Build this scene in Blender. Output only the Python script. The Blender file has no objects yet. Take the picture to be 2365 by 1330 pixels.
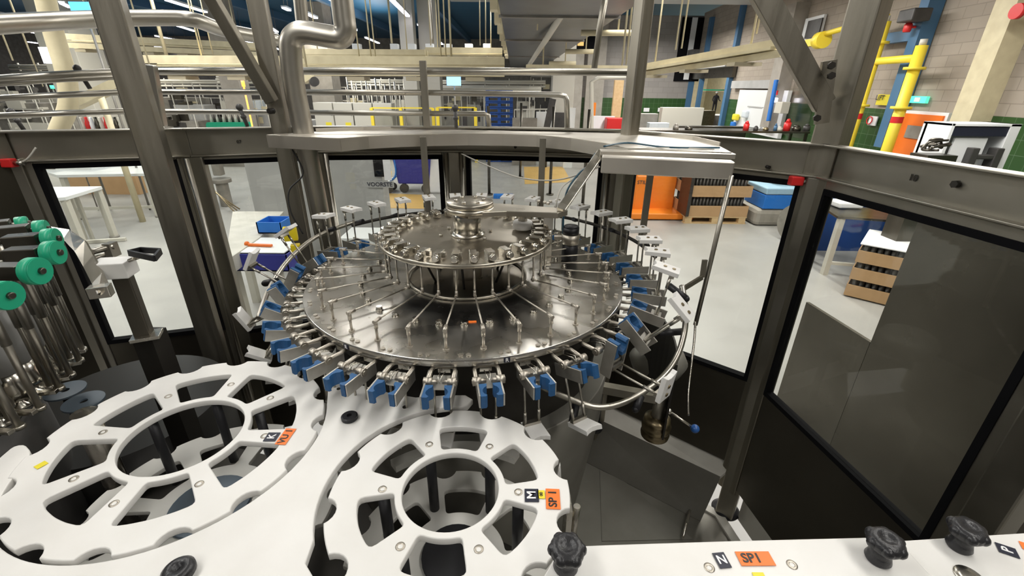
import bpy, math, random
from mathutils import Vector, Matrix
random.seed(7)
PI = math.pi
S = bpy.context.scene
COL = S.collection
# ---------------------------------------------------------------- camera
CW, CH, CF, CP, CR, CZ = 2365, 1330, 1032.8, math.radians(24.24), math.atan(25/2294.), 2.4
cam = bpy.data.cameras.new('camera'); camo = bpy.data.objects.new('camera', cam); COL.objects.link(camo)
cam.sensor_width = 36; cam.sensor_fit = 'HORIZONTAL'; cam.lens = 36*CF/CW; cam.clip_start = .02; cam.clip_end = 200
c_, s_, sp, cp = math.cos(CR), math.sin(CR), math.sin(CP), math.cos(CP)
camo.matrix_world = Matrix(((c_, -s_, 0, 0), (s_*sp, c_*sp, -cp, 0), (s_*cp, c_*cp, sp, CZ), (0, 0, 0, 1)))
S.camera = camo
S.view_settings.view_transform = 'Standard'; S.view_settings.look = 'None'; S.view_settings.gamma = 1
S.view_settings.use_curve_mapping = False; S.view_settings.exposure = 0.0
# ---------------------------------------------------------------- light
w = bpy.data.worlds.new('world'); S.world = w; w.use_nodes = True
w.node_tree.nodes['Background'].inputs[0].default_value = (.60, .56, .49, 1)
w.node_tree.nodes['Background'].inputs[1].default_value = .2
def area(x, y, z, sx, sy, e, col=(1, .97, .92)):
    l = bpy.data.lights.new('lamp', 'AREA'); l.shape = 'RECTANGLE'; l.size = sx; l.size_y = sy; l.energy = e; l.color = col
    o = bpy.data.objects.new('lamp', l); COL.objects.link(o); o.location = (x, y, z); return o
for x in (-1.8, 1.6):
    for y in (-1.6, .5, 2.6): area(x, y, 4.25, .22, 1.5, 34)
for x, y in ((-5.5, 3), (-5.5, 8), (-5.5, 14), (0, 12), (4.2, 4.5), (4.2, 9), (4.2, 13.5)): area(x, y, 4.3, .5, 2.4, 190, (1, .97, .92))
for x, y in ((-13, 6), (-13, 14), (-8, 22), (-18, 22)): area(x, y, 4.6, 1, 5, 420, (1, .95, .84))

for x, y, sx, sy, e in ((1.7, 6.5, 1.0, .6, 60), (-2.5, 6.0, 1.2, .5, 60), (.25, 5.1, .35, .8, 30)): area(x, y, 4.25, sx, sy, e)

for x, y, z, sx, sy, e in ((5.3, 17.6, 4.3, 1.5, 3, 230), (1.5, 18, 4.4, 1.5, 3, 160), (10.5, 24, 4.2, 2, 4, 420)): area(x, y, z, sx, sy, e)  # extra lamps added to brighten the far wall and the next room
for x, y, z, sx, sy, e in ((-6, 9, 4.5, 1, 8, 120), (-6, 20, 4.5, 1, 8, 120), (-14, 12, 4.5, 1, 8, 120), (3.5, 9, 3.9, 1, 8, 60)):
    area(x, y, z, sx, sy, e).rotation_euler = (PI, 0, 0)   # the tubes also shine up at the roof

def ray(px, py):
    u = px-CW/2; v = CH/2-py
    u2 = u*c_-v*s_; v2 = u*s_+v*c_
    return Vector((u2, CF*cp+v2*sp, v2*cp-CF*sp))
O = Vector((0, 0, CZ))
def at_z(px, py, z): r = ray(px, py); return O+r*((z-CZ)/r.z)
def at_y(px, py, y): r = ray(px, py); return O+r*(y/r.y)
def at_x(px, py, x): r = ray(px, py); return O+r*(x/r.x)
def at_plane(px, py, A, B):
    n = Vector((B[1]-A[1], A[0]-B[0], 0)); r = ray(px, py)
    return O+r*((Vector((A[0], A[1], 0))-O).dot(n)/r.dot(n))
# ---------------------------------------------------------------- materials
MT = {}
def mat(name, col, rough=.5, metal=0, noise=0, nscale=8, col2=None, bump=0, bscale=200, emit=0, rvar=0, spec=.5, stretch=None, trans=0):
    m = bpy.data.materials.new(name); m.use_nodes = True; nt = m.node_tree; b = nt.nodes['Principled BSDF']
    b.inputs['Base Color'].default_value = (*col, 1); b.inputs['Roughness'].default_value = rough; b.inputs['Metallic'].default_value = metal
    b.inputs['Specular IOR Level'].default_value = spec
    if trans: b.inputs['Transmission Weight'].default_value = trans
    if emit: b.inputs['Emission Color'].default_value = (*col, 1); b.inputs['Emission Strength'].default_value = emit
    if noise or bump or rvar:
        tc = nt.nodes.new('ShaderNodeTexCoord'); mp = nt.nodes.new('ShaderNodeMapping'); nt.links.new(tc.outputs['Object'], mp.inputs[0])
        if stretch: mp.inputs['Scale'].default_value = stretch
    if noise:
        n = nt.nodes.new('ShaderNodeTexNoise'); n.inputs['Scale'].default_value = nscale; n.inputs['Detail'].default_value = 6; nt.links.new(mp.outputs[0], n.inputs['Vector'])
        r = nt.nodes.new('ShaderNodeValToRGB'); c2 = col2 or tuple(c*.6 for c in col)
        r.color_ramp.elements[0].position = .5-noise/2; r.color_ramp.elements[1].position = .5+noise/2
        r.color_ramp.elements[0].color = (*c2, 1); r.color_ramp.elements[1].color = (*col, 1)
        nt.links.new(n.outputs['Fac'], r.inputs[0]); nt.links.new(r.outputs[0], b.inputs['Base Color'])
    if rvar:
        n = nt.nodes.new('ShaderNodeTexNoise'); n.inputs['Scale'].default_value = nscale*1.7; n.inputs['Detail'].default_value = 5; nt.links.new(mp.outputs[0], n.inputs['Vector'])
        q = nt.nodes.new('ShaderNodeMapRange'); q.inputs['To Min'].default_value = rough-rvar; q.inputs['To Max'].default_value = rough+rvar; q.inputs['From Min'].default_value = .3; q.inputs['From Max'].default_value = .7
        nt.links.new(n.outputs['Fac'], q.inputs['Value']); nt.links.new(q.outputs[0], b.inputs['Roughness'])
    if bump:
        n = nt.nodes.new('ShaderNodeTexNoise'); n.inputs['Scale'].default_value = bscale; nt.links.new(mp.outputs[0], n.inputs['Vector'])
        p = nt.nodes.new('ShaderNodeBump'); p.inputs['Strength'].default_value = bump; p.inputs['Distance'].default_value = .002
        nt.links.new(n.outputs['Fac'], p.inputs['Height']); nt.links.new(p.outputs[0], b.inputs['Normal'])
    MT[name] = m; return m
mat('frame_steel', (.34, .315, .265), .44, 1, .5, 3, (.27, .25, .205), .12, 60, rvar=.08, stretch=(8, 8, .6))
mat('beam_steel', (.40, .38, .33), .42, 1, .5, 2.5, (.28, .26, .215), .1, 60, rvar=.1)
mat('tube_steel', (.50, .48, .43), .36, 1, .4, 4, (.42, .39, .33), rvar=.06)
mat('bright_steel', (.62, .59, .53), .25, 1, .4, 10, (.48, .45, .39), rvar=.08)
mat('cover_steel', (.74, .70, .63), .42, 1, .5, 3, (.62, .58, .51), .1, 80, rvar=.08)
mat('cast_steel', (.56, .52, .45), .45, 1, .5, 30, (.42, .385, .33), .2, 150)
mat('panel_steel', (.13, .12, .095), .42, .9, .5, 2, (.09, .08, .065), rvar=.1)
mat('sheet_steel', (.14, .13, .11), .34, .95, .5, 2, (.095, .087, .072), rvar=.08)
mat('bed_steel', (.30, .29, .26), .5, .5, .7, 3, (.16, .15, .125), .15, 20, rvar=.1)
mat('bed_edge', (.66, .64, .58), .5, 0, .6, 6, (.46, .44, .39))
mat('dark_steel', (.05, .046, .038), .5, .6, .4, 5, (.025, .022, .02))
mat('plastic', (.80, .79, .765), .42, 0, .6, 9, (.70, .685, .65), .08, 60, spec=.4)
mat('plastic_white', (.78, .77, .75), .4, 0, .5, 14, (.70, .69, .66), spec=.4)
mat('plastic_blue_white', (.72, .78, .82), .45, 0, .5, 14, (.62, .68, .72))
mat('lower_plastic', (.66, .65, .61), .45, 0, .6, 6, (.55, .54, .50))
mat('rubber', (.012, .012, .014), .45, spec=.4)
mat('gasket', (.005, .005, .006), .8, spec=.1)
mat('knob_black', (.02, .02, .022), .35, 0, bump=.3, bscale=300)
mat('pad_blue', (.016, .10, .26), .55, 0, .6, 60, (.012, .07, .18))
mat('ball_blue', (.02, .09, .30), .3)
mat('green', (.01, .36, .20), .4)
mat('brass', (.38, .31, .19), .35, 1, .6, 30, (.2, .16, .1))
mat('yellow', (.86, .68, .02), .4)
mat('yellow_rail', (.85, .66, .05), .45)
mat('label_black', (.012, .014, .03), .5)
mat('label_orange', (.90, .20, .03), .5)
mat('label_yellow', (.80, .68, .04), .5)
mat('ink_white', (.85, .85, .85), .5)
mat('ink_black', (.02, .02, .02), .5)
mat('grey_disc', (.10, .13, .16), .4, .2)
mat('red', (.60, .02, .02), .4)
mat('floor', (.43, .42, .40), .4, 0, .7, 1.4, (.34, .335, .32), .15, 30, rvar=.08)
mat('ochre_floor', (.72, .46, .14), .45, 0, .5, 3, (.62, .40, .13))
mat('plate_alu', (.60, .585, .54), .42, 1, .5, 40, (.48, .465, .43), .1, 120)
mat('drum_black', (.018, .017, .015), .5, .3)
mat('duct_grey', (.15, .16, .165), .35, .3, .5, 3, (.11, .115, .12))
mat('cream', (.66, .59, .39), .5, 0, .4, 6, (.55, .48, .31))
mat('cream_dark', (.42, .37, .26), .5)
mat('grey_paint', (.44, .44, .43), .5, 0, .4, 3, (.36, .36, .35))
mat('concrete', (.36, .33, .29), .8, 0, .4, 4, (.28, .26, .22))
mat('white_paint', (.78, .80, .80), .4)
mat('cabinet_white', (.58, .56, .49), .45)
mat('machine_mid', (.36, .34, .30), .5, .3, .6, 5, (.2, .19, .17))
mat('machine_dark', (.09, .085, .08), .5, .3, .6, 5, (.04, .04, .04))
mat('blue_beam', (.06, .15, .27), .5)
mat('blue_ceiling', (.012, .045, .10), .6)
mat('white_ceiling', (.44, .45, .44), .6)
mat('orange', (.85, .24, .02), .4)
mat('door_orange', (.80, .17, .015), .45)
mat('cardboard', (.52, .33, .17), .75, 0, .5, 5, (.45, .28, .14))
mat('carton_edge', (.66, .48, .28), .7)
mat('wood', (.68, .50, .28), .7, 0, .5, 12, (.58, .40, .2))
mat('can_dark', (.06, .055, .05), .35, .5)
mat('crate_blue', (.01, .06, .26), .45)
mat('bin_blue', (.03, .035, .30), .45)
mat('tray_blue', (.02, .18, .62), .45)
mat('blanket', (.34, .52, .66), .6)
mat('paper', (.82, .82, .84), .6)
mat('hose_blue', (.015, .07, .11), .35)
mat('cable', (.02, .02, .02), .5)
mat('cable_grey', (.45, .43, .38), .5)
mat('skin', (.45, .28, .2), .6); mat('cloth_dark', (.02, .02, .03), .8)
mat('lamp_tube', (.93, .90, 1.0), .4, emit=9)
mat('screen', (.10, .45, .95), .4, emit=1.6)
mat('exit_green', (.10, .75, .50), .4, emit=.9); mat('tv_blue', (.25, .55, 1.0), .4, emit=2)
mat('lamp_amber', (.95, .3, .05), .4, emit=3)
m = mat('lamp_glow', (1.0, .6, .2), .5, emit=.5)
def glassmat(name, tint, fr=.12, rough=.02):
    m = bpy.data.materials.new(name); m.use_nodes = True; nt = m.node_tree; nt.nodes.remove(nt.nodes['Principled BSDF'])
    o = nt.nodes['Material Output']; t = nt.nodes.new('ShaderNodeBsdfTransparent'); g = nt.nodes.new('ShaderNodeBsdfGlossy'); x = nt.nodes.new('ShaderNodeMixShader'); lw = nt.nodes.new('ShaderNodeLayerWeight'); pw = nt.nodes.new('ShaderNodeMath'); pw.operation = 'POWER'; pw.inputs[1].default_value = 5; f = nt.nodes.new('ShaderNodeMath'); f.operation = 'MULTIPLY_ADD'; f.inputs[1].default_value = .8; f.inputs[2].default_value = .035; nt.links.new(lw.outputs['Facing'], pw.inputs[0]); nt.links.new(pw.outputs[0], f.inputs[0])
    lw.inputs['Blend'].default_value = .5; t.inputs[0].default_value = (*tint, 1); g.inputs['Roughness'].default_value = rough
    nt.links.new(f.outputs[0], x.inputs[0]); nt.links.new(t.outputs[0], x.inputs[1]); nt.links.new(g.outputs[0], x.inputs[2]); nt.links.new(x.outputs[0], o.inputs[0]); MT[name] = m
glassmat('glass', (.93, .94, .92)); glassmat('clear_plastic', (.80, .80, .78), rough=.12); glassmat('wrap', (.75, .75, .74), rough=.2)
def disc_mat(name, base, dark, rough):
    m = bpy.data.materials.new(name); m.use_nodes = True; nt = m.node_tree; b = nt.nodes['Principled BSDF']
    b.inputs['Metallic'].default_value = 1; tc = nt.nodes.new('ShaderNodeTexCoord')
    n = nt.nodes.new('ShaderNodeTexNoise'); n.inputs['Scale'].default_value = 5; n.inputs['Detail'].default_value = 8; n.inputs['Distortion'].default_value = .8
    nt.links.new(tc.outputs['Object'], n.inputs['Vector']); r = nt.nodes.new('ShaderNodeValToRGB'); r.color_ramp.elements[0].position = .36; r.color_ramp.elements[1].position = .66
    r.color_ramp.elements[0].color = (*dark, 1); r.color_ramp.elements[1].color = (*base, 1); nt.links.new(n.outputs['Fac'], r.inputs[0]); nt.links.new(r.outputs[0], b.inputs['Base Color'])
    q = nt.nodes.new('ShaderNodeMapRange'); q.inputs['From Min'].default_value = .3; q.inputs['From Max'].default_value = .7; q.inputs['To Min'].default_value = rough-.07; q.inputs['To Max'].default_value = rough+.09
    n2 = nt.nodes.new('ShaderNodeTexNoise'); n2.inputs['Scale'].default_value = 9; n2.inputs['Detail'].default_value = 6; nt.links.new(tc.outputs['Object'], n2.inputs['Vector'])
    nt.links.new(n2.outputs['Fac'], q.inputs['Value']); nt.links.new(q.outputs[0], b.inputs['Roughness']); MT[name] = m
disc_mat('turntable_steel', (.64, .62, .58), (.48, .46, .42), .27)
disc_mat('plate_steel', (.50, .46, .39), (.40, .37, .31), .30)
def brick_mat(name, c1, c2, mortar, sc, bw, rh, off=.5, ms=.02, rough=.8):
    m = bpy.data.materials.new(name); m.use_nodes = True; nt = m.node_tree; b = nt.nodes['Principled BSDF']; b.inputs['Roughness'].default_value = rough
    tc = nt.nodes.new('ShaderNodeTexCoord'); br = nt.nodes.new('ShaderNodeTexBrick'); sx = nt.nodes.new('ShaderNodeSeparateXYZ'); cb = nt.nodes.new('ShaderNodeCombineXYZ'); ad = nt.nodes.new('ShaderNodeMath')
    nt.links.new(tc.outputs['Object'], sx.inputs[0]); nt.links.new(sx.outputs[0], ad.inputs[0]); nt.links.new(sx.outputs[1], ad.inputs[1]); nt.links.new(ad.outputs[0], cb.inputs[0]); nt.links.new(sx.outputs[2], cb.inputs[1])
    nt.links.new(cb.outputs[0], br.inputs['Vector']); br.inputs['Scale'].default_value = sc; br.inputs['Brick Width'].default_value = bw; br.inputs['Row Height'].default_value = rh; br.offset = off
    br.inputs['Color1'].default_value = (*c1, 1); br.inputs['Color2'].default_value = (*c2, 1); br.inputs['Mortar'].default_value = (*mortar, 1); br.inputs['Mortar Size'].default_value = ms
    nt.links.new(br.outputs[0], b.inputs['Base Color']); MT[name] = m
brick_mat('brick', (.37, .32, .26), (.32, .275, .225), (.26, .225, .185), 1, .36, .17, ms=.007)
brick_mat('green_tile', (.03, .085, .02), (.025, .07, .018), (.10, .16, .09), 1, .2, .2, 0, .004, .3)
brick_mat('grey_brick', (.30, .28, .26), (.26, .245, .23), (.23, .215, .2), 1, .44, .22, ms=.008)
def stripes(name, a, b_, sc, axis=1):
    m = bpy.data.materials.new(name); m.use_nodes = True; nt = m.node_tree; b = nt.nodes['Principled BSDF']; b.inputs['Roughness'].default_value = .5
    tc = nt.nodes.new('ShaderNodeTexCoord'); wv = nt.nodes.new('ShaderNodeTexWave'); wv.bands_direction = 'XYZ'[axis]; wv.inputs['Scale'].default_value = sc; nt.links.new(tc.outputs['Object'], wv.inputs['Vector'])
    r = nt.nodes.new('ShaderNodeValToRGB'); r.color_ramp.elements[0].color = (*a, 1); r.color_ramp.elements[1].color = (*b_, 1); nt.links.new(wv.outputs['Fac'], r.inputs[0]); nt.links.new(r.outputs[0], b.inputs['Base Color']); MT[name] = m
stripes('deck_blue', (.012, .07, .14), (.03, .15, .28), 1.1); stripes('deck_white', (.38, .39, .38), (.50, .51, .50), 1.3)
stripes('can_rows', (.03, .025, .02), (.16, .14, .12), 6, 0)
# ---------------------------------------------------------------- builders
class MB:
    def __init__(s): s.v = []; s.f = []; s.sm = []
    def add(s, vs, fs, sm=False, T=None):
        n = len(s.v); s.v += [(T @ Vector(v)) if T else Vector(v) for v in vs]; s.f += [[i+n for i in f] for f in fs]
        s.sm += [sm]*len(fs) if isinstance(sm, bool) else sm
        return s
    def box(s, c, d, rz=0, T=None, R=None):
        x, y, z = d[0]/2, d[1]/2, d[2]/2
        vs = [Vector((a*x, b*y, e*z)) for a in (-1, 1) for b in (-1, 1) for e in (-1, 1)]
        M = R if R is not None else Matrix.Rotation(rz, 3, 'Z')
        vs = [M @ v+Vector(c) for v in vs]
        return s.add(vs, [(0, 1, 3, 2), (4, 6, 7, 5), (0, 4, 5, 1), (2, 3, 7, 6), (0, 2, 6, 4), (1, 5, 7, 3)], False, T)
    def bar(s, a, b, w, h, up=(0, 0, 1), T=None):
        a, b = Vector(a), Vector(b); d = (b-a); L = d.length; d.normalize(); u = Vector(up); x = d.cross(u)
        if x.length < 1e-4: x = d.cross(Vector((1, 0, 0)))
        x.normalize(); u = x.cross(d)
        return s.box((a+b)/2, (w, L, h), T=T, R=Matrix((x, d, u)).transposed())
    def cyl(s, a, b, r, r2=None, n=16, T=None, caps=True):
        a, b = Vector(a), Vector(b); r2 = r if r2 is None else r2; d = (b-a).normalized()
        x = d.orthogonal().normalized(); y = d.cross(x)
        vs = [a+(x*math.cos(t)+y*math.sin(t))*r for t in [2*PI*i/n for i in range(n)]]+[b+(x*math.cos(t)+y*math.sin(t))*r2 for t in [2*PI*i/n for i in range(n)]]
        fs = [(i, (i+1) % n, n+(i+1) % n, n+i) for i in range(n)]; sm = [True]*n
        if caps: fs += [tuple(range(n))[::-1], tuple(range(n, 2*n))]; sm += [False]*2
        return s.add(vs, fs, sm, T)
    def tube(s, pts, r, n=10, T=None, closed=False):
        pts = [Vector(p) for p in pts]; N = len(pts); rings = []; x = None
        for i, p in enumerate(pts):
            d = ((pts[(i+1) % N] if closed else pts[min(i+1, N-1)])-(pts[i-1] if closed else pts[max(i-1, 0)])).normalized()
            x = d.orthogonal() if x is None else x-d*x.dot(d)
            x.normalize(); y = d.cross(x); rr = r[i] if isinstance(r, (list, tuple)) else r
            rings += [p+(x*math.cos(2*PI*k/n)+y*math.sin(2*PI*k/n))*rr for k in range(n)]
        fs = []
        for i in range(N if closed else N-1):
            j = (i+1) % N
            fs += [(i*n+k, i*n+(k+1) % n, j*n+(k+1) % n, j*n+k) for k in range(n)]
        sm = [True]*len(fs)
        if not closed: fs += [tuple(range(n))[::-1], tuple(range((N-1)*n, N*n))]; sm += [False]*2
        return s.add(rings, fs, sm, T)
    def prism(s, poly, z0, z1, T=None):
        n = len(poly); a = sum(poly[i][0]*poly[(i+1) % n][1]-poly[(i+1) % n][0]*poly[i][1] for i in range(n))
        if a < 0: poly = poly[::-1]
        vs = [(p[0], p[1], z0) for p in poly]+[(p[0], p[1], z1) for p in poly]
        return s.add(vs, [tuple(range(n))[::-1], tuple(range(n, 2*n))]+[(i, (i+1) % n, n+(i+1) % n, n+i) for i in range(n)], False, T)
    def lathe(s, c, prof, n=48, T=None, flat=False):
        c = Vector(c); N = len(prof); vs = [c+Vector((r*math.cos(2*PI*i/n), r*math.sin(2*PI*i/n), z)) for r, z in prof for i in range(n)]
        fs = [(j*n+i, j*n+(i+1) % n, (j+1)*n+(i+1) % n, (j+1)*n+i) for j in range(N-1) for i in range(n)]; sm = [not flat]*len(fs)
        if prof[0][0] > 0 and prof[0] != prof[-1]: fs += [tuple(range(n))[::-1], tuple(range((N-1)*n, N*n))]; sm += [False]*2
        return s.add(vs, fs, sm, T)
    def ball(s, c, r, n=16, T=None):
        return s.lathe(c, [(max(1e-4, r*math.sin(PI*k/10)), -r*math.cos(PI*k/10)) for k in range(11)], n, T)
    def build(s, name, m, parent=None, bevel=0, recenter=True):
        me = bpy.data.meshes.new(name); org = Vector((0, 0, 0))
        if parent is None and s.v:
            xs = [v.x for v in s.v]; ys = [v.y for v in s.v]; org = Vector(((min(xs)+max(xs))/2, (min(ys)+max(ys))/2, min(v.z for v in s.v)))
        elif parent is not None: org = Vector(parent['wo'])
        me.from_pydata([v-org for v in s.v], [], s.f)
        me.polygons.foreach_set('use_smooth', s.sm); me.materials.append(MT[m]); me.update()
        o = bpy.data.objects.new(name, me); COL.objects.link(o); o['wo'] = tuple(org)
        if parent is None: o.location = org
        else: o.parent = parent
        if bevel:
            b = o.modifiers.new('bevel', 'BEVEL'); b.width = bevel; b.segments = 2; b.limit_method = 'ANGLE'; b.harden_normals = False
        return o
def tag(o, label=None, cat=None, group=None, kind=None):
    if label: o['label'] = label
    if cat: o['category'] = cat
    if group: o['group'] = group
    if kind: o['kind'] = kind
    return o
def thing(name, loc, label, cat, group=None):
    o = bpy.data.objects.new(name, None); COL.objects.link(o); o.location = loc; o['wo'] = tuple(loc); o.empty_display_size = .05
    return tag(o, label, cat, group)
def plate(name, outline, holes, z0, z1, m, parent=None, bev=.0015):
    cu = bpy.data.curves.new(name, 'CURVE'); cu.dimensions = '2D'; cu.fill_mode = 'BOTH'; cu.extrude = (z1-z0)/2-bev; cu.bevel_depth = bev; cu.bevel_resolution = 1; cu.offset = -bev
    for pl in [outline]+holes:
        sp_ = cu.splines.new('POLY'); sp_.points.add(len(pl)-1); sp_.use_cyclic_u = True
        for i, p in enumerate(pl): sp_.points[i].co = (p[0], p[1], 0, 1)
    t = bpy.data.objects.new('tmp', cu); me = bpy.data.meshes.new_from_object(t); bpy.data.objects.remove(t)
    org = Vector(parent['wo']) if parent is not None else Vector((sum(p[0] for p in outline)/len(outline), sum(p[1] for p in outline)/len(outline), z0))
    me.transform(Matrix.Translation(Vector((0, 0, (z0+z1)/2))-org)); me.materials.clear(); me.materials.append(MT[m]); me.name = name
    o = bpy.data.objects.new(name, me); COL.objects.link(o); o['wo'] = tuple(org)
    if parent is None: o.location = org
    else: o.parent = parent
    return o
def text(s, name, M, size, m, parent, depth=.0004, bold=True):
    cu = bpy.data.curves.new(name, 'FONT'); cu.body = s; cu.size = size; cu.align_x = 'CENTER'; cu.align_y = 'CENTER'; cu.extrude = depth; cu.resolution_u = 3; cu.offset = size*.018 if bold else 0
    t = bpy.data.objects.new('tmp', cu); COL.objects.link(t); dg = bpy.context.evaluated_depsgraph_get(); me = bpy.data.meshes.new_from_object(t.evaluated_get(dg)); bpy.data.objects.remove(t)
    me.transform(M); me.transform(Matrix.Translation(-Vector(parent['wo']))); me.materials.clear(); me.materials.append(MT[m]); me.name = name
    o = bpy.data.objects.new(name, me); COL.objects.link(o); o['wo'] = tuple(parent['wo']); o.parent = parent; return o
def frame3(o, x, y):   # matrix from origin, x direction, y direction hint
    x = Vector(x).normalized(); z = x.cross(Vector(y)).normalized(); y = z.cross(x); M = Matrix((x, y, z)).transposed().to_4x4(); M.translation = Vector(o); return M
def arc(c, r, a0, a1, n): return [(c[0]+r*math.cos(math.radians(a0+(a1-a0)*i/n)), c[1]+r*math.sin(math.radians(a0+(a1-a0)*i/n))) for i in range(n+1)]
def smooth_path(pts, k=6):
    pts = [Vector(p) for p in pts]; out = []; P = [pts[0]]+pts+[pts[-1]]
    for i in range(1, len(P)-2):
        for j in range(k):
            t = j/k; a, b, c, d = P[i-1], P[i], P[i+1], P[i+2]
            out.append(.5*((2*b)+(c-a)*t+(2*a-5*b+4*c-d)*t*t+(3*b-a-3*c+d)*t**3))
    return out+[pts[-1]]
def rounded(poly, r, n=4):
    out = []; N = len(poly)
    for i in range(N):
        a, b, c = Vector(poly[i-1]).to_2d() if len(poly[i-1]) > 2 else Vector(poly[i-1]), Vector(poly[i]), Vector(poly[(i+1) % N])
        u = (a-b); v = (c-b); k = min(r, u.length*.45, v.length*.45); p = b+u.normalized()*k; q = b+v.normalized()*k
        for j in range(n+1):
            t = j/n; out.append(tuple((1-t)**2*p+2*t*(1-t)*b+t*t*q))
    return out
# ================================================================ the hall
def struct(o): o['kind'] = 'structure'; return o
FW = 6.9    # right wall
b = MB(); b.box((-10, 16, -.05), (50, 44, .1)); struct(b.build('floor', 'floor'))
def mark(pts, name='trim_floor', m='ochre_floor'):
    P = [at_z(x, y, .004) for x, y in pts]; b = MB(); b.prism([(p.x, p.y) for p in P], .001, .005); struct(b.build(name, m))
mark([(885, 446), (985, 450), (990, 482), (888, 480)]); mark([(1210, 385), (1300, 385), (1320, 420), (1212, 425)]); mark([(880, 395), (905, 395), (905, 412), (880, 412)])
# right wall direction: runs away from the camera, slightly turned
WD = Vector((.052, 1, 0)).normalized()
def wall_pt(px, py, off=0): # point of the right wall seen at px,py
    return at_plane(px, py, (FW-.3-off, 0), (FW-.3-off+.052*10, 10))
def wallseg(b, y0, y1, z0, z1, t=.3):
    A = Vector((FW-.3+.052*y0, y0, 0)); B = Vector((FW-.3+.052*y1, y1, 0)); b.bar(A+Vector((t/2, 0, (z0+z1)/2)), B+Vector((t/2, 0, (z0+z1)/2)), t, z1-z0)
ya, yb = wall_pt(1700, 100).y, wall_pt(1617, 100).y
b = MB(); wallseg(b, -2, ya, 2.08, 5.2); wallseg(b, ya, yb, 3.3, 5.2); struct(b.build('wall_right', 'brick'))
b = MB(); wallseg(b, -2, ya, 0, 2.08); struct(b.build('wall_right_tiles', 'green_tile'))
BY = yb
b = MB(); b.box((4.95, BY+.15, 3.55), (5.5, .3, 3.1)); struct(b.build('wall_back', 'grey_brick'))
b = MB(); b.box((4.95, BY+.15, 1.0), (5.5, .3, 2.0)); struct(b.build('wall_back_tiles', 'green_tile'))
b = MB(); b.box((0, 37, 2.8), (60, .3, 5.6)); struct(b.build('wall_far', 'machine_mid'))
b = MB(); b.box((-34, 16, 2.8), (.3, 44, 5.6)); struct(b.build('wall_left', 'machine_mid'))
b = MB(); b.box((11.9, BY+5, 2.2), (.3, 11, 4.4)); b.box((9.8, BY+9, 2.2), (4.2, .3, 4.4)); struct(b.build('wall_next_room', 'cream'))
b = MB(); b.box((3.1, 8.2, 4.85), (10.2, 16.4, .1)); struct(b.build('ceiling', 'deck_white'))
b = MB(); b.box((-18, 16, 5.55), (32, 44, .1)); b.box((5, 26.5, 5.55), (14, 20, .1)); struct(b.build('ceiling_dark', 'deck_blue'))
b = MB()
for x in (-3.2, -7.2, -11.2, -15.2): b.box((x, 16, 5.35), (.18, 40, .3))
struct(b.build('trim_beams', 'blue_beam'))
for pts, nm in (((1200, 20), 'a'),): pass
b = MB()
for px in (1372, 1330): p = at_y(px, 200, BY-.05); b.box((p.x, BY-.12, 2.4), (.75 if px == 1372 else .5, .3, 4.8))
struct(b.build('trim_columns', 'concrete'))
# window slit, blue posts
def on_back(name, x0, y0, x1, y1, m, d=.06, off=.0, kind=None, parent=None, bv=0):
    a = at_y(x0, y0, BY-off); c = at_y(x1, y1, BY-off); b = MB(); b.box(((a.x+c.x)/2, BY-off-d/2, (a.z+c.z)/2), (abs(c.x-a.x), d, abs(a.z-c.z))); return b.build(name, m, parent, bv)
def on_wall(name, px, y0, y1, wid, m, d=.06, kind=None, parent=None, off=0, bv=0):
    p = wall_pt(px, (y0+y1)/2, off+d/2); r = p.y
    z0 = p.z+(wall_pt(px, y1, off+d/2).z-p.z); z1 = wall_pt(px, y0, off+d/2).z
    b = MB(); b.bar(Vector((p.x-.026*wid, p.y-wid/2, (z0+z1)/2)), Vector((p.x+.026*wid, p.y+wid/2, (z0+z1)/2)), d, z1-z0); return b.build(name, m, parent, bv)
t = on_back('window_1', 1576, 40, 1612, 188, 'gasket', .05, .02); struct(t)
b = MB(); a = at_y(1590, 40, BY-.08); c = at_y(1594, 184, BY-.08); b.box(((a.x+c.x)/2+.05, BY-.08, (a.z+c.z)/2), (.22, .02, a.z-c.z)); b.build('window_pane', 'white_paint', t)
struct(on_back('window_2', 1330, 20, 1376, 116, 'gasket', .04, .3)); o = on_back('window_3', 1460, 82, 1487, 140, 'gasket', .04, .02); struct(o)
a = at_y(1343, 70, BY-.4); b = MB(); b.box(a, (.25, .03, 1.1)); tag(b.build('wall_lamp_panel', 'lamp_glow'), 'warm orange lit panel high in the dark window of the brick wall', 'lamp')
b = MB()
for px, y in ((1640, 100), (1697, 150)):
    p = wall_pt(px, y); b.box((p.x-.08, p.y, 2.45), (.14, .2, 4.9))
struct(b.build('trim_blue_posts', 'blue_beam'))
# roller shutter door in the right wall
b = MB(); pa, pb = wall_pt(1708, 140), wall_pt(1606, 150); b.bar((pb.x-.25, pb.y, 3.25), (pa.x-.25, pa.y, 3.25), .4, .32); r = struct(b.build('door_1', 'grey_paint'))
b = MB(); b.bar((pb.x-.1, pb.y, 2.93), (pa.x-.1, pa.y, 2.93), .12, .34); b.build('shutter', 'sheet_steel', r)
b = MB(); q = pb.lerp(pa, .25); b.box((q.x-.55, q.y-.1, 3.62), (.3, .5, .36)); b.cyl((q.x-.7, q.y+.5, 3.42), (q.x-.7, q.y-.2, 3.42), .12); b.build('shutter_motor', 'machine_dark', r)
b = MB(); b.box((pb.x-.12, pb.y, 1.5), (.25, .4, 3)); b.build('door_frame', 'blue_beam', r)
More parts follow.
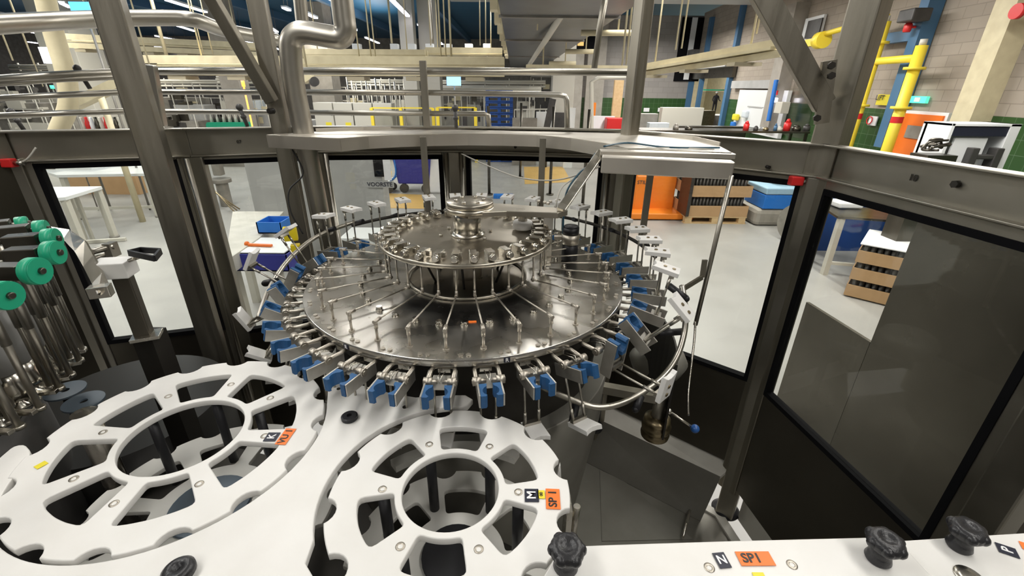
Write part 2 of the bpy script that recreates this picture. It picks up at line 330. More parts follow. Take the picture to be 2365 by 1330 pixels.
# steel-clad area next to shutter: white cold-room door
a = wall_pt(1762, 250); t = on_wall('door_2', 1752, 208, 310, 3.1, 'white_paint', .1, off=.05); struct(t)
b = MB(); a = wall_pt(1752, 195); b.bar((a.x-.16, a.y-1.7, a.z), (a.x-.0, a.y+1.7, a.z), .14, .22); b.build('door_track', 'grey_paint', t)
t = on_wall('notice_board', 1744, 248, 295, .95, 'white_paint', .03, off=.17); tag(t, 'framed pale notice board on the white sliding door', 'board')
on_wall('board_frame', 1744, 246, 249, .99, 'grey_paint', .04, parent=t, off=.17)
t = on_wall('hose_reel', 1699, 263, 278, .35, 'label_yellow', .12, off=.18, bv=.04); tag(t, 'small yellow disc hung on the white sliding door', 'hook')
t = on_wall('hanging_cloth', 1721, 255, 272, .35, 'plastic_blue_white', .12, off=.18, bv=.04); tag(t, 'pale bundle hung beside the board on the white sliding door', 'cloth')
t = on_wall('blue_bag', 1693, 281, 293, .25, 'tray_blue', .12, off=.18, bv=.04); tag(t, 'small blue bag under the yellow disc on the white door', 'bag')
t = on_wall('wall_column', 1810, 20, 300, .5, 'concrete', .35); struct(t); t.name = 'trim_column_right'
t = on_wall('control_box', 1806, 235, 262, .35, 'cabinet_white', .2, off=.36, bv=.01); tag(t, 'beige control box on the concrete column', 'box')
t = on_wall('fire_sign', 1791, 209, 219, .22, 'red', .03, off=.36); tag(t, 'small red fire sign on the concrete column', 'sign')
t = on_wall('wall_lamp', 1790, 226, 236, .12, 'lamp_tube', .1, off=.36, bv=.02); tag(t, 'small glowing lamp below the red sign on the column', 'lamp')
# strip curtain and blue hose
t = on_wall('strip_curtain', 1850, 165, 320, 1.1, 'clear_plastic', .03, off=.1); tag(t, 'clear plastic strip curtain in a wall opening', 'curtain')
b = MB(); a = wall_pt(1838, 185); c = wall_pt(1818, 280); pts = [(a.lerp(c, i/60)+Vector((-.5, 0, 0))) for i in range(61)]; b.tube(pts, [.05+.012*(i % 2) for i in range(61)], 8); tag(b.build('spiral_hose', 'tray_blue'), 'blue ribbed hose hanging by the concrete column', 'hose')
# square opening, duct
t = on_wall('window_4', 1878, 40, 92, .8, 'white_paint', .06, off=.02); struct(t); on_wall('window_pane', 1879, 46, 86, .6, 'machine_dark', .03, parent=t, off=.1)
# cream diagonal duct column + blue post on right wall
def slab_on_wall(name, pts, m, th, off): # tilted-looking members stand upright in reality
    pass
t = on_wall('trim_post_cream', 2292, -20, 320, .34, 'cream', .3); struct(t)
t = on_wall('trim_post_blue', 2102, -30, 350, .2, 'blue_beam', .25, off=.02); struct(t)
t = on_wall('blue_bracket', 2078, 74, 98, 1.0, 'blue_beam', .15, off=.06); tag(t, 'blue steel bracket between the blue post and the yellow pipe', 'bracket')
t = on_wall('wall_speaker', 2112, 22, 50, .35, 'machine_dark', .3, off=.28, bv=.02); tag(t, 'black loudspeaker box on the blue post high up', 'speaker')
p = wall_pt(2097, 62, .4); b = MB(); b.lathe(p, [(.05, -.08), (.06, -.05), (.06, .03), (.03, .07), (.001, .08)], 16); b.cyl(p, p+Vector((.3, 0, 0)), .02); t = b.build('alarm_beacon', 'red'); tag(t, 'red alarm beacon below the loudspeaker', 'beacon')
p = wall_pt(2356, 26, .45); b = MB(); b.cyl(p, p+Vector((-.06, 0, 0)), .09, n=20); b.cyl(p+Vector((-.05, 0, 0)), p+Vector((.15, 0, 0)), .03); t = b.build('alarm_bell', 'red'); tag(t, 'round red alarm bell on the cream column', 'bell')
t = on_wall('exit_sign', 2120, 222, 238, .42, 'exit_green', .05, off=.03); tag(t, 'green and white emergency exit sign above the orange door', 'sign')
on_wall('exit_figure', 2122, 225, 235, .12, 'white_paint', .06, parent=t, off=.03)
t = on_wall('warning_sign', 2042, 218, 243, .36, 'label_yellow', .03, off=.03); tag(t, 'yellow orange LIFT warning sign on the brick wall', 'sign')
a = wall_pt(2042, 226); text('LIFT', 'sign_text', frame3((a.x-.08, a.y, a.z), (0, -1, 0), (0, 0, 1)), .12, 'ink_black', t)
t = on_wall('prohibition_sign', 2016, 268, 290, .22, 'paper', .02, off=.03); tag(t, 'white paper with a red ring on the green tiles', 'sign')
b = MB(); a = wall_pt(2016, 278); M = frame3((a.x-.07, a.y, a.z), (0, -1, 0), (0, 0, 1)); b.tube([M @ Vector((.07*math.cos(q/12*2*PI), .07*math.sin(q/12*2*PI), 0)) for q in range(12)], .01, 6, closed=True); b.build('red_ring', 'red', t)
# orange door
t = on_wall('door_3', 2118, 256, 372, 1.05, 'white_paint', .08, off=.01); struct(t)
on_wall('door_leaf', 2115, 263, 370, .88, 'door_orange', .06, parent=t, off=.06); on_wall('door_window', 2110, 290, 320, .34, 'machine_mid', .02, parent=t, off=.12)
# yellow crane posts
def yellow_post(px0, px1, ytop, yc, label):
    a = wall_pt(px0, ytop, .5); x, y = a.x, a.y
    t = thing('yellow_post', (x, y, 0), label, 'post', 'yellow posts in front of the brick wall')
    b = MB(); b.cyl((x, y, 0), (x, y, a.z*1), .085, n=20); b.build('tube', 'yellow_rail', t)
    b = MB(); b.cyl((x, y, a.z), (x, y, a.z+.09), .05); b.build('cap', 'cabinet_white', t)
    for zz in (a.z-.35, 2.12): b = MB(); b.cyl((x, y, zz), (x, y, zz+.04), .15, n=20); b.build('collar', 'yellow_rail', t)
    b = MB(); b.cyl((x, y, 1.9), (x, y, 2.0), .088, n=20, caps=False); b.build('red_band', 'red', t)
    return Vector((x, y, a.z))
ya1 = yellow_post(2046, 1975, 50, 0, 'taller yellow tube post beside the right steel machine post')
ya2 = yellow_post(2130, 2060, 105, 0, 'shorter yellow tube post in front of the orange door')
b = MB(); b.cyl((ya1.x, ya1.y, ya2.z-.18), (ya2.x, ya2.y, ya2.z-.18), .06, n=16); tag(b.build('yellow_crossbar', 'yellow_rail'), 'yellow crossbar joining the two yellow posts', 'bar')
b = MB(); p = at_y(1900, 80, ya1.y+1.5); q = Vector((ya1.x, ya1.y, p.z+.15)); b.cyl(p, q, .05); b.cyl(p+Vector((0, -.1, -.1)), p+Vector((0, .1, -.1)), .16, n=20); b.box(p+Vector((0, .25, -.12)), (.1, .5, .14)); tag(b.build('crane_arm', 'yellow_rail'), 'yellow swing arm with hanging bracket left of the yellow post', 'crane')
a = wall_pt(2020, 100); b = MB(); b.cyl((a.x-.3, a.y, 0), (a.x-.3, a.y, a.z), .03); b.cyl((a.x-.3, a.y+.2, 0), (a.x-.3, a.y+.2, a.z), .02); tag(b.build('wall_conduit', 'white_paint'), 'pair of thin grey conduits rising behind the yellow post', 'pipe')
# white cabinet / forklift at the right
a = at_y(2265, 285, 5.6); t = thing('roll_cage_cabinet', (a.x, 5.75, 0), 'white open-fronted cabinet holding a black machine, right edge', 'cabinet')
x0, x1 = at_y(2190, 290, 5.6).x, at_y(2350, 290, 5.6).x; zt = a.z
b = MB(); b.box(((x0+x1)/2, 5.9, zt/2), (x1-x0, .04, zt)); b.box(((x0+x1)/2, 5.75, zt-.015), (x1-x0, .4, .03)); b.box((x0+.02, 5.75, zt/2), (.04, .4, zt)); b.box((x1-.06, 5.75, zt/2), (.12, .4, zt)); b.box(((x0*.6+x1*.4), 5.6, zt/2-.06), ((x1-x0)*.48, .03, zt-.2)); b.build('cabinet_body', 'white_paint', t, .004)
b = MB(); b.box(((x0+x1)/2-.03, 5.62, zt-.09), ((x1-x0)*.8, .12, .1)); b.build('black_strip', 'label_black', t)
b = MB(); xm = x0*.35+x1*.65
for dx in (-.17, .12): b.box((xm+dx, 5.56, zt*.62), (.09, .12, zt*.5))
b.box((xm-.02, 5.56, zt*.82), (.38, .1, .05)); b.box((xm-.02, 5.56, zt*.66), (.2, .1, .07)); b.build('black_frame', 'machine_dark', t, .01)
b = MB(); b.ball((xm+.14, 5.49, zt*.72), .025); b.build('red_button', 'red', t)
for px, py, lab in ((2165, 335, 'clear plastic sheet bundle beside the orange door'),):
    b = MB(); p = at_y(px, py, 5.4)
    for k in range(6): b.tube(smooth_path([p+Vector((random.uniform(-.16, .16), random.uniform(-.08, .08), random.uniform(-.06, .06))) for _ in range(4)], 5), .013, 6)
    b.box((p.x, p.y, p.z/2-.05), (.34, .25, p.z-.1)); tag(b.build('film_bundle', 'sheet_steel'), lab, 'film')
for px, y0, y1, lab in ((2140, 292, 320, 'left one of two notices on the green tiles'), (2172, 294, 322, 'right one of two notices on the green tiles')):
    tag(on_wall('notice_paper', px, y0, y1, .3, 'paper', .01, off=.02), lab, 'notice')
for px, y0, y1, lab in ((1494, 249, 258, 'left white notice on the far green tiles'), (1527, 249, 258, 'right white notice on the far green tiles')):
    tag(on_back('notice_paper', px-7, y0, px+5, y1, 'paper', .01, .03), lab, 'notice')
# ceiling stuff ---------------------------------------------------
b = MB(); b.box((.55, 14.5, 3.55), (1.45, 19, .7)); t = thing('overhead_duct', (.55, 14.5, 3.2), 'long grey overhead conveyor housing above the hall centre', 'conveyor'); b.build('housing', 'duct_grey', t)
for y in (6.4, 9.5, 14.5): b = MB(); b.box((.55, y, 3.19), (1.5, .05, .03)); b.build('cross_rib', 'machine_mid', t)
for k in range(9): b = MB(); b.box((-.22, 5.5+k*1.1, 3.3), (.08, .2, .35)); b.build('side_clamp', 'cream', t)
for y in (6, 10, 14, 20): b = MB(); b.cyl((.2, y, 3.85), (.2, y, 4.82 if y < 16 else 5.5), .03, n=8); b.build('hanger', 'grey_paint', t)
def tube_thing(name, pts, r, m, label, cat, group=None, n=10): b = MB(); b.tube(pts, r, n); return tag(b.build(name, m), label, cat, group)
tube_thing('overhead_pipe', [at_y(1330, -20, 5.6), at_y(1262, 90, 8), at_y(1222, 150, 12)], .045, 'cabinet_white', 'slanting bundle of pipes below the grey overhead housing', 'pipe')
for x0, x1, y, d, lab in ((1342, 1484, 76, 7, 'topmost'), (1306, 1384, 119, 8.5, 'middle'), (1268, 1330, 146, 10, 'lowest')):
    o = tube_thing('support_tube', [at_y(x0, y, d), at_y(x1, y, d)], .038, 'cream', lab+' of three cream support tubes right of the grey housing', 'tube', 'cream support tubes', 12)
    p = at_y(x0*.4+x1*.6, y, d); b = MB(); b.cyl(p, Vector((p.x, p.y, 4.82)), .012, n=6); o['wo'] = tuple(o.location); b.build('hanger_rod', 'cream', o)
# cream overhead conveyors
def conveyor(name, x0, x1, y, d, h, dep, lab, y1=None, d1=None):
    a, c = at_y(x0, y, d), at_y(x1, y if y1 is None else y1, d1 or d); t = thing(name, tuple(a), lab, 'conveyor')
    b = MB()
    for off in (-dep/2, dep/2):
        for zz, hh in ((0, h), (-h*1.5, h*.9)): b.bar(a+Vector((0, off, zz)), c+Vector((0, off, zz)), .04, hh)
    b.bar(a+Vector((0, 0, -h*.75)), c+Vector((0, 0, -h*.75)), dep, .03); b.build('side_rails', 'cream', t)
    n = max(3, int((c-a).length/.9))
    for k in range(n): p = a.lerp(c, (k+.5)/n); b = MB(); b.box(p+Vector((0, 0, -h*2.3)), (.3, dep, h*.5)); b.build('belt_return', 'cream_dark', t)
    for f in (.15, .85): p = a.lerp(c, f); b = MB(); b.cyl(p, (p.x, p.y, 4.8 if p.x > -2 and p.y < 16.4 else 5.5), .012, n=6); b.build('hanger_rod', 'cream', t)
    return t
CV = conveyor('overhead_conveyor', 345, 1165, 138, 8.5, .12, .35, 'long cream overhead conveyor behind the handrail', 142)
conveyor('overhead_conveyor', 1215, 1475, 153, 9, .05, .2, 'thin cream overhead conveyor right of the grey housing', 156)
conveyor('overhead_conveyor', 1478, 1800, 155, 7.6, .07, .2, 'cream conveyor rising towards the camera across the brick wall', 98, 5.2)
conveyor('overhead_conveyor', 690, 985, 120, 10.5, .1, .3, 'cream upper conveyor run behind the long one, stepping up', 122)
conveyor('overhead_conveyor', 985, 1160, 117, 12, .12, .3, 'cream conveyor run with white boxes over it', 118)
conveyor('overhead_conveyor', 150, 620, 85, 14, .14, .4, 'far cream conveyor high on the left under the tubes', 108)
for k, px in enumerate((825, 912, 952, 993, 1035, 1083, 1125)):
    p = at_y(px, 110, 13.2); b = MB(); b.box(p, (.2, .2, .17)); b.cyl(p, p+Vector((0, 0, -.3)), .02, n=6); tag(b.build('junction_box', 'white_paint', bevel=.01), ('leftmost', 'second', 'third', 'fourth', 'fifth', 'sixth', 'rightmost')[k]+' of the small white boxes above the cream conveyor', 'box', 'white boxes above the conveyor')
# hanger rods
def rod(px, y0, y1, d, r, m='cream', k=[0]):
    a = at_y(px, y1, d); b = MB(); b.cyl((a.x, a.y, a.z), (a.x, a.y, 5.0 if a.x > -2 else 5.5), r, n=6); return b.build('hanger_rod', m, CV)
for px, y1, d, r in ((30, 140, 7, .01), (80, 150, 7, .01), (100, 200, 10, .01), (318, 150, 7, .01), (345, 150, 7, .01), (385, 130, 9, .03), (470, 125, 9, .01), (492, 125, 9, .01), (700, 135, 8, .01), (830, 135, 8.4, .012), (858, 140, 8.4, .012), (868, 140, 8.4, .012), (905, 100, 14, .03), (995, 105, 11, .012), (1019, 140, 8.5, .012), (1030, 135, 8.5, .012), (1043, 135, 8.5, .012), (1109, 105, 11, .012), (1122, 100, 11, .012), (1241, 70, 7.2, .01), (1437, 148, 6.5, .012), (1446, 150, 6.5, .012), (1560, 115, 6.4, .01), (1574, 112, 6.4, .01), (1747, 78, 5.6, .01)):
    rod(px, 0, y1, d, r)
# fluorescent fixtures under the dark ceiling
LG = (((905, 0, 945, 40), (967, 57, 993, 80), (1005, 90, 1025, 105), (845, 87, 880, 102), (800, 60, 822, 70), (752, -8, 790, 12), (700, 28, 730, 42), (655, 18, 668, 24)), 'right of the thick pipe, towards the grey housing'), (((385, 0, 475, 28), (405, 58, 450, 72), (360, 83, 395, 90), (400, 91, 435, 99), (358, 107, 400, 114), (404, 114, 420, 119), (350, 124, 402, 131), (488, 104, 535, 117), (560, 92, 582, 99), (580, 120, 598, 127), (628, 66, 640, 74), (635, 110, 648, 116), (705, 124, 735, 133), (545, 70, 560, 76)), 'between the two left steel posts'), (((-10, 30, 42, 42), (50, 70, 112, 82), (-10, 106, 30, 115), (66, 97, 120, 104), (145, 102, 158, 106), (104, 114, 128, 119), (150, 118, 180, 124), (143, 8, 162, 17)), 'at the far upper left')
for k_, (lst, lab) in enumerate((LG[0:2], LG[2:4], LG[4:6]) if isinstance(LG[1], str) and len(LG) == 6 else LG):
    for j, (xa, ya_, xb, yb_) in enumerate(lst):
        p, q = at_z(xa, ya_, 4.6), at_z(xb, yb_, 4.6); q = p+(q-p)*min(1, 3.2/(q-p).length); m_ = (p+q)/2
        t = thing('ceiling_light', tuple(m_), 'bright fluorescent tube light '+lab, 'ceiling light', 'ceiling lights '+lab)
        b = MB(); b.bar(p+Vector((0, 0, .04)), q+Vector((0, 0, .04)), .16, .05); b.build('housing', 'white_paint', t)
        b = MB(); b.bar(p, q, .12, .04); b.build('tube', 'lamp_tube', t)
        for f in (.15, .85): h = p.lerp(q, f); b = MB(); b.cyl(h+Vector((0, 0, .06)), (h.x, h.y, 5.5), .008, n=5); b.build('suspension', 'machine_mid', t)
# ================================================================ background things on the hall floor
def boxthing(name, c, d, m, label, cat, group=None, bevel=.004, rz=0):
    b = MB(); b.box(c, d, rz); return tag(b.build(name, m, bevel=bevel), label, cat, group)
# columns of the hall
for px, d, w_, lab in ((760, 22, 1.0, 'square concrete column behind the white cabinets'), (1002, 19, .7, 'cream column just left of the blue pallets'), (955, 18.5, .5, 'grey column left of the cream one'), (215, 18, 1.2, 'wide pale column at the far left'), (1296, 17.3, .75, 'cream pillar with a switch box right of the pallets'), (555, 20, .75, 'concrete column behind the left handrail')):
    p = at_y(px, 250, d); boxthing('hall_column', (p.x, d, 2.75), (w_, w_, 5.5), 'concrete' if 'concrete' in lab else 'cabinet_white', lab, 'column', bevel=.01)
p = at_y(1290, 277, 16.9); b = MB(); b.box((p.x, 16.87, p.z), (.42, .12, .5)); tag(b.build('switch_box', 'machine_dark', bevel=.01), 'dark switch box on the cream pillar', 'switch box')
# white cabinets row
for k in range(4):
    x0, x1 = at_y(722+k*46, 240, 17).x, at_y(766+k*46, 240, 17).x; zt = at_y(740, 237, 17).z
    t = thing('switch_cabinet', ((x0+x1)/2, 17.2, 0), ('leftmost', 'second', 'third', 'rightmost')[k]+' of four cream cabinets behind the handrail', 'cabinet', 'cream cabinets in a row')
    b = MB(); b.box(((x0+x1)/2, 17.25, zt/2), (x1-x0-.01, .5, zt)); b.build('cabinet_body', 'cabinet_white', t, .008)
    b = MB(); b.box(((x0+x1)/2, 16.995, zt/2), (x1-x0-.05, .01, zt-.08)); b.build('door', 'cabinet_white', t)
    b = MB(); b.box((x1-.05, 16.98, zt*.8), (.02, .03, .12)); b.build('handle', 'machine_dark', t)
    if k < 2: b = MB(); b.box((x1-.2, 16.985, 1.12), (.2, .01, .1)); b.build('yellow_label', 'label_yellow', t)
# yellow fence frames
for x0, x1, y0, d, lab in ((858, 925, 249, 16, 'yellow safety gate frame nearest the cream cabinets'), (925, 1000, 249, 16.1, 'yellow safety fence frame with mesh behind the small post'), (1010, 1055, 248, 15.8, 'narrow yellow fence frame left of the black post'), (1055, 1098, 248, 15.9, 'yellow fence frame next to the blue pallets')):
    a, c = at_y(x0, y0, d), at_y(x1, y0, d); t = thing('safety_fence', ((a.x+c.x)/2, d, 0), lab, 'fence', 'yellow safety fences')
    b = MB()
    for x in (a.x, c.x): b.box((x, d, a.z/2), (.1, .1, a.z))
    b.bar((a.x, d, a.z), (c.x, d, a.z), .04, .04); b.bar((a.x, d, .15), (c.x, d, .15), .04, .04); b.build('frame', 'yellow_rail', t)
    b = MB(); b.box(((a.x+c.x)/2, d+.02, a.z/2), (c.x-a.x, .01, a.z-.1)); b.build('mesh_panel', 'clear_plastic', t)
# blue plastic pallets stacked upright
x0, x1 = at_y(1122, 250, 16).x, at_y(1184, 250, 16).x; zt = at_y(1150, 208, 16).z
N = 13; hh = zt/N; xc = (x0+x1)/2; wd = x1-x0
for k in range(N):
    b = MB(); z = k*hh; b.box((xc, 16.4, z+hh*.82), (wd, .8, hh*.26))
    for dx in (-.45, 0, .45): b.box((xc+dx*wd, 16.4, z+hh*.38), (wd*.12, .8, hh*.76))
    for dy in (.0, .8): pass
    b.box((xc, 16.01, z+hh*.12), (wd, .06, hh*.2)); tag(b.build('plastic_pallet', 'crate_blue'), 'dark blue plastic pallet number %s from the floor in the tall stack'%['one', 'two', 'three', 'four', 'five', 'six', 'seven', 'eight', 'nine', 'ten', 'eleven', 'twelve', 'thirteen'][k], 'pallet', 'stack of blue plastic pallets')
# white/grey racks right of pallets
t = thing('guard_rail', (at_y(1230, 260, 16).x, 16, 0), 'pale metal guard rail right of the blue pallets', 'railing'); b = MB()
a, c = at_y(1188, 253, 16), at_y(1275, 252, 16)
b.bar(a, c, .04, .04); b.bar(a-Vector((0, 0, .3)), c-Vector((0, 0, .3)), .04, .04)
for k in range(7): p = a.lerp(c, k/6); b.cyl((p.x, p.y, 0), p, .015, n=6)
b.build('rails', 'cabinet_white', t)
for px, w_, py, d, m_, lab in ((1260, .6, 258, 15.6, 'white_paint', 'white angled ladder frame beside the cream pillar'), (1212, .8, 272, 15.4, 'machine_mid', 'grey equipment box right of the blue pallets'), (1318, .3, 249, 15, 'white_paint', 'tall narrow white sign stand by the grey wall'), (1395, .7, 268, 15.8, 'paper', 'white notice board standing before the green tiles')):
    p = at_y(px, py, d); boxthing('display_panel', (p.x, d, p.z/2), (w_, .12, p.z), m_, lab, 'panel')
b = MB(); b.bar(at_y(1277, 228, 15), at_y(1262, 298, 15), .12, .2); b.cyl(at_y(1262, 298, 15), (at_y(1262, 298, 15).x, 15, 0), .06); tag(b.build('black_arm', 'machine_dark'), 'black slanting arm before the cream pillar', 'arm')
p = at_y(1422, 272, 15.5); boxthing('red_fire_cabinet', (p.x, 15.5, p.z/2), (.62, .4, p.z), 'red', 'red fire cabinet in front of the green tiles', 'cabinet', bevel=.02)
p = at_y(1372, 237, 16.5); boxthing('orange_strip', (p.x, 16.5, p.z/2), (.14, .1, p.z), 'orange', 'narrow orange panel left of the green tiles', 'panel')
p = at_y(1430, 185, 16.2); boxthing('wooden_post', (p.x, 16.2, p.z/2), (.3, .15, p.z), 'wood', 'brown wooden upright against the far wall', 'post')
tube_thing('steam_pipe', [Vector((at_y(1366, 300, 14.6).x, 14.6, 0)), at_y(1366, 300, 14.6), at_y(1366, 190, 14.6), at_y(1385, 178, 14.6), at_y(1445, 176, 14.6)], .07, 'cabinet_white', 'grey pipe bending right in front of the far wall', 'pipe')
for px, w_, py, d, m_, lab in ((1490, .7, 262, 14, 'machine_mid', 'grey steel container right of the middle post'), (1520, .55, 283, 13.4, 'plastic_blue_white', 'pale blue tub with parts behind the frame beam'), (1575, 1.3, 248, 15.2, 'cabinet_white', 'long grey white board leaning by the roller door'), (1640, 1.9, 291, 13, 'sheet_steel', 'low steel worktop in front of the roller door')):
    p = at_y(px, py, d); boxthing('equipment_panel', (p.x, d, p.z/2), (w_*1.0, .3, p.z), m_, lab, 'equipment', bevel=.01)
# bench with tools behind beam right
p0, p1 = at_y(1480, 300, 10.8), at_y(1870, 312, 10.8); t = thing('tool_bench', ((p0.x+p1.x)/2, 11.1, 0), 'grey workbench with small parts behind the right frame beam', 'bench')
b = MB(); b.box(((p0.x+p1.x)/2, 11.15, p0.z-.02), (p1.x-p0.x, .7, .04)); b.build('bench_top', 'sheet_steel', t, .004)
for sx in (p0.x+.05, p1.x-.05):
    for yy in (10.85, 11.45): b = MB(); b.box((sx, yy, p0.z/2-.02), (.05, .05, p0.z-.04)); b.build('leg', 'sheet_steel', t)
random.seed(3)
cols = ['red', 'machine_dark', 'brass', 'blue_beam', 'cabinet_white', 'red', 'sheet_steel', 'machine_dark', 'machine_mid', 'sheet_steel']
spots = ((1722, 'red plastic canister', .05, .16), (1745, 'small dark tin', .04, .08), (1768, 'tangle of brass fittings', .05, .06), (1790, 'blue spray can', .03, .12), (1800, 'pale cardboard tub', .05, .07), (1816, 'red funnel', .06, .2), (1838, 'clear coil of hose', .08, .1), (1862, 'black jar', .06, .12), (1560, 'grey clamp', .05, .1), (1590, 'steel bracket', .07, .06))
for k, (px, lab, r, h) in enumerate(spots):
    r *= 1.25; h *= 1.3; a = at_y(px, 300, 11); b = MB(); b.cyl((a.x, 11, p0.z), (a.x, 11, p0.z+h*.7), r, n=14); b.cyl((a.x, 11, p0.z+h*.7), (a.x, 11, p0.z+h), r*.8, r*.35, n=14); tag(b.build('bench_item', cols[k % 10]), lab+' on the grey workbench behind the beam', 'container')
# person in the next room
def person(px, pyh, pyf, d):
    h = at_y(px, pyh, d); f = at_y(px-4, pyf, d); Hn = (h.z-f.z)/1.72; X, Y, Z = h.x, d, f.z
    t = thing('person', (X, Y, Z), 'person in dark clothes and white hard hat seen through the roller door', 'person')
    me = bpy.data.meshes.new('body'); vs = [(0, 0, .95), (0, 0, 1.2), (0, 0, 1.42), (0, 0, 1.5), (0, -.02, 1.62), (-.2, 0, 1.4), (-.26, -.02, 1.12), (-.2, -.22, .98), (.2, 0, 1.4), (.27, 0, 1.15), (.32, -.25, 1.05), (-.1, 0, .88), (-.11, -.02, .48), (-.12, .02, .08), (-.12, -.1, .03), (.1, 0, .88), (.12, -.03, .48), (.13, .04, .08), (.13, -.08, .03)]
    ed = [(0, 1), (1, 2), (2, 3), (3, 4), (2, 5), (5, 6), (6, 7), (2, 8), (8, 9), (9, 10), (0, 11), (11, 12), (12, 13), (13, 14), (0, 15), (15, 16), (16, 17), (17, 18)]
    me.from_pydata([Vector(v)*Hn for v in vs], ed, []); o = bpy.data.objects.new('body', me); COL.objects.link(o); o.parent = t
    o.modifiers.new('skin', 'SKIN'); o.modifiers.new('sub', 'SUBSURF').levels = 1; me.materials.append(MT['cloth_dark'])
    if not me.skin_vertices: bpy.context.view_layer.objects.active = o
    R = [.15, .14, .12, .05, .09, .06, .045, .035, .06, .045, .035, .09, .065, .045, .04, .09, .065, .045, .04]
    if me.skin_vertices:
        for i, r in enumerate(R): me.skin_vertices[0].data[i].radius = (r*Hn, r*Hn); me.skin_vertices[0].data[i].use_root = (i == 0)
    b = MB(); b.ball((X, Y-.02*Hn, Z+1.63*Hn), .095*Hn); b.build('head', 'skin', t)
    b = MB(); b.lathe((X, Y-.02*Hn, Z+1.66*Hn), [(.13*Hn, 0), (.12*Hn, .02*Hn), (.1*Hn, .08*Hn), (.05*Hn, .12*Hn), (.001, .13*Hn)], 16); b.build('hard_hat', 'white_paint', t)
px_ = wall_pt(1656, 215); person(1656, 213, 264, px_.y+.9)
a = at_y(1662, 245, px_.y+.6); t = thing('gangway', (a.x, a.y, 0), 'green gangway railing and platform the person stands on', 'platform'); zf = at_y(1652, 266, px_.y+.6).z
b = MB(); b.box((a.x, a.y+.4, zf/2), (2.2, 1.2, zf)); b.build('platform', 'machine_mid', t)
b = MB(); b.box((a.x, a.y-.15, zf+.45), (1.6, .03, .8)); b.build('railing', 'clear_plastic', t); b = MB(); b.bar((a.x-.8, a.y-.15, zf+.9), (a.x+.8, a.y-.15, zf+.9), .04, .04); b.build('hand_bar', 'green', t)
a = at_y(1632, 255, px_.y+.2); boxthing('yellow_machine', (a.x, a.y, a.z/2), (.5, .5, a.z), 'brass', 'brownish machine on the gangway left of the person', 'machine')
# ----- left hall machinery: many machines far back
random.seed(11)
mach = [(20, 215, 17.1, 2.58, 'machine_mid'), (60, 270, 15.9, 2.08, 'cabinet_white'), (75, 195, 19.3, 3.05, 'cabinet_white'), (120, 245, 16.6, 1.59, 'machine_mid'), (205, 255, 17.1, 1.29, 'grey_paint'), (240, 235, 17.5, 1.34, 'machine_mid'),
        (400, 205, 20.9, 2.73, 'machine_mid'), (430, 225, 19.1, 1.8, 'grey_paint'), (490, 240, 19.5, 1.66, 'concrete'), (530, 215, 20.4, 1.44, 'cabinet_white'), (590, 245, 19.1, 1.44, 'grey_paint'), (600, 215, 21.8, 1.73, 'plastic_blue_white'), (410, 268, 18.4, 2.09, 'machine_mid'), (555, 270, 18.6, 1.38, 'wood'),
        (800, 215, 22.6, 2.26, 'machine_mid'), (870, 205, 24.0, 2.24, 'machine_dark'), (930, 215, 23.1, 1.64, 'cabinet_white'), (1060, 215, 22.2, 1.53, 'machine_mid'), (1095, 225, 20.9, 0.96, 'cabinet_white'), (1110, 240, 19.9, 0.77, 'grey_paint'), (1215, 215, 21.3, 1.16, 'cabinet_white'), (1250, 190, 22.6, 1.58, 'machine_dark'), (700, 265, 19.2, 0.87, 'grey_paint'), (1040, 255, 20.4, 1.01, 'cabinet_white')]
place = ['far left edge', 'left edge by the first rail clamp', 'behind the far left column', 'left of the wide steel post', 'just left of the wide steel post', 'behind the lowest left rail', 'right of the wide steel post', 'between the left posts, low', 'between the left posts, middle', 'below the left brace', 'near the second steel post', 'behind the left brace top', 'beside the wide steel post foot', 'behind the green conveyor', 'behind the cream cabinets, left', 'behind the cream cabinets, centre', 'behind the cream cabinets, right', 'left of the blue pallets, back', 'left of the blue pallets, front', 'touching the blue pallets', 'right of the blue pallets', 'under the grey overhead housing', 'left of the cream cabinets', 'behind the yellow fences']
for k, (px, py, d, w_, m_) in enumerate(mach):
    d += (k*37 % 11)*.22; w_ *= .72; a = at_y(px, py, d); t = thing('production_machine', (a.x, d, 0), 'packaging hall machine '+place[k], 'machine', 'machines in the far hall')
    z = a.z; b = MB(); b.box((a.x, d+.4, z*.42), (w_, .8, z*.84)); b.build('body', m_, t, .01)
    b = MB()
    for i in range(5): b.box((a.x+random.uniform(-.45, .45)*w_, d+random.uniform(-.1, .3), z*random.uniform(.6, 1.02)), (w_*random.uniform(.08, .4), .2, random.uniform(.06, .3)))
    b.build('attachments', random.choice(['machine_dark', 'cabinet_white', 'sheet_steel', 'cream']), t)
    b = MB()
    for sx in (-.45, 0, .45): b.cyl((a.x+sx*w_, d, 0), (a.x+sx*w_, d, z+.25), .02, n=6)
    b.bar((a.x-.45*w_, d, z+.25), (a.x+.45*w_, d, z+.25), .03, .03); b.build('top_frame', 'cabinet_white', t)
    if k % 3 == 0: b = MB(); b.box((a.x, d-.02, z*.7), (w_*.35, .02, z*.18)); b.build('window', 'machine_dark', t)
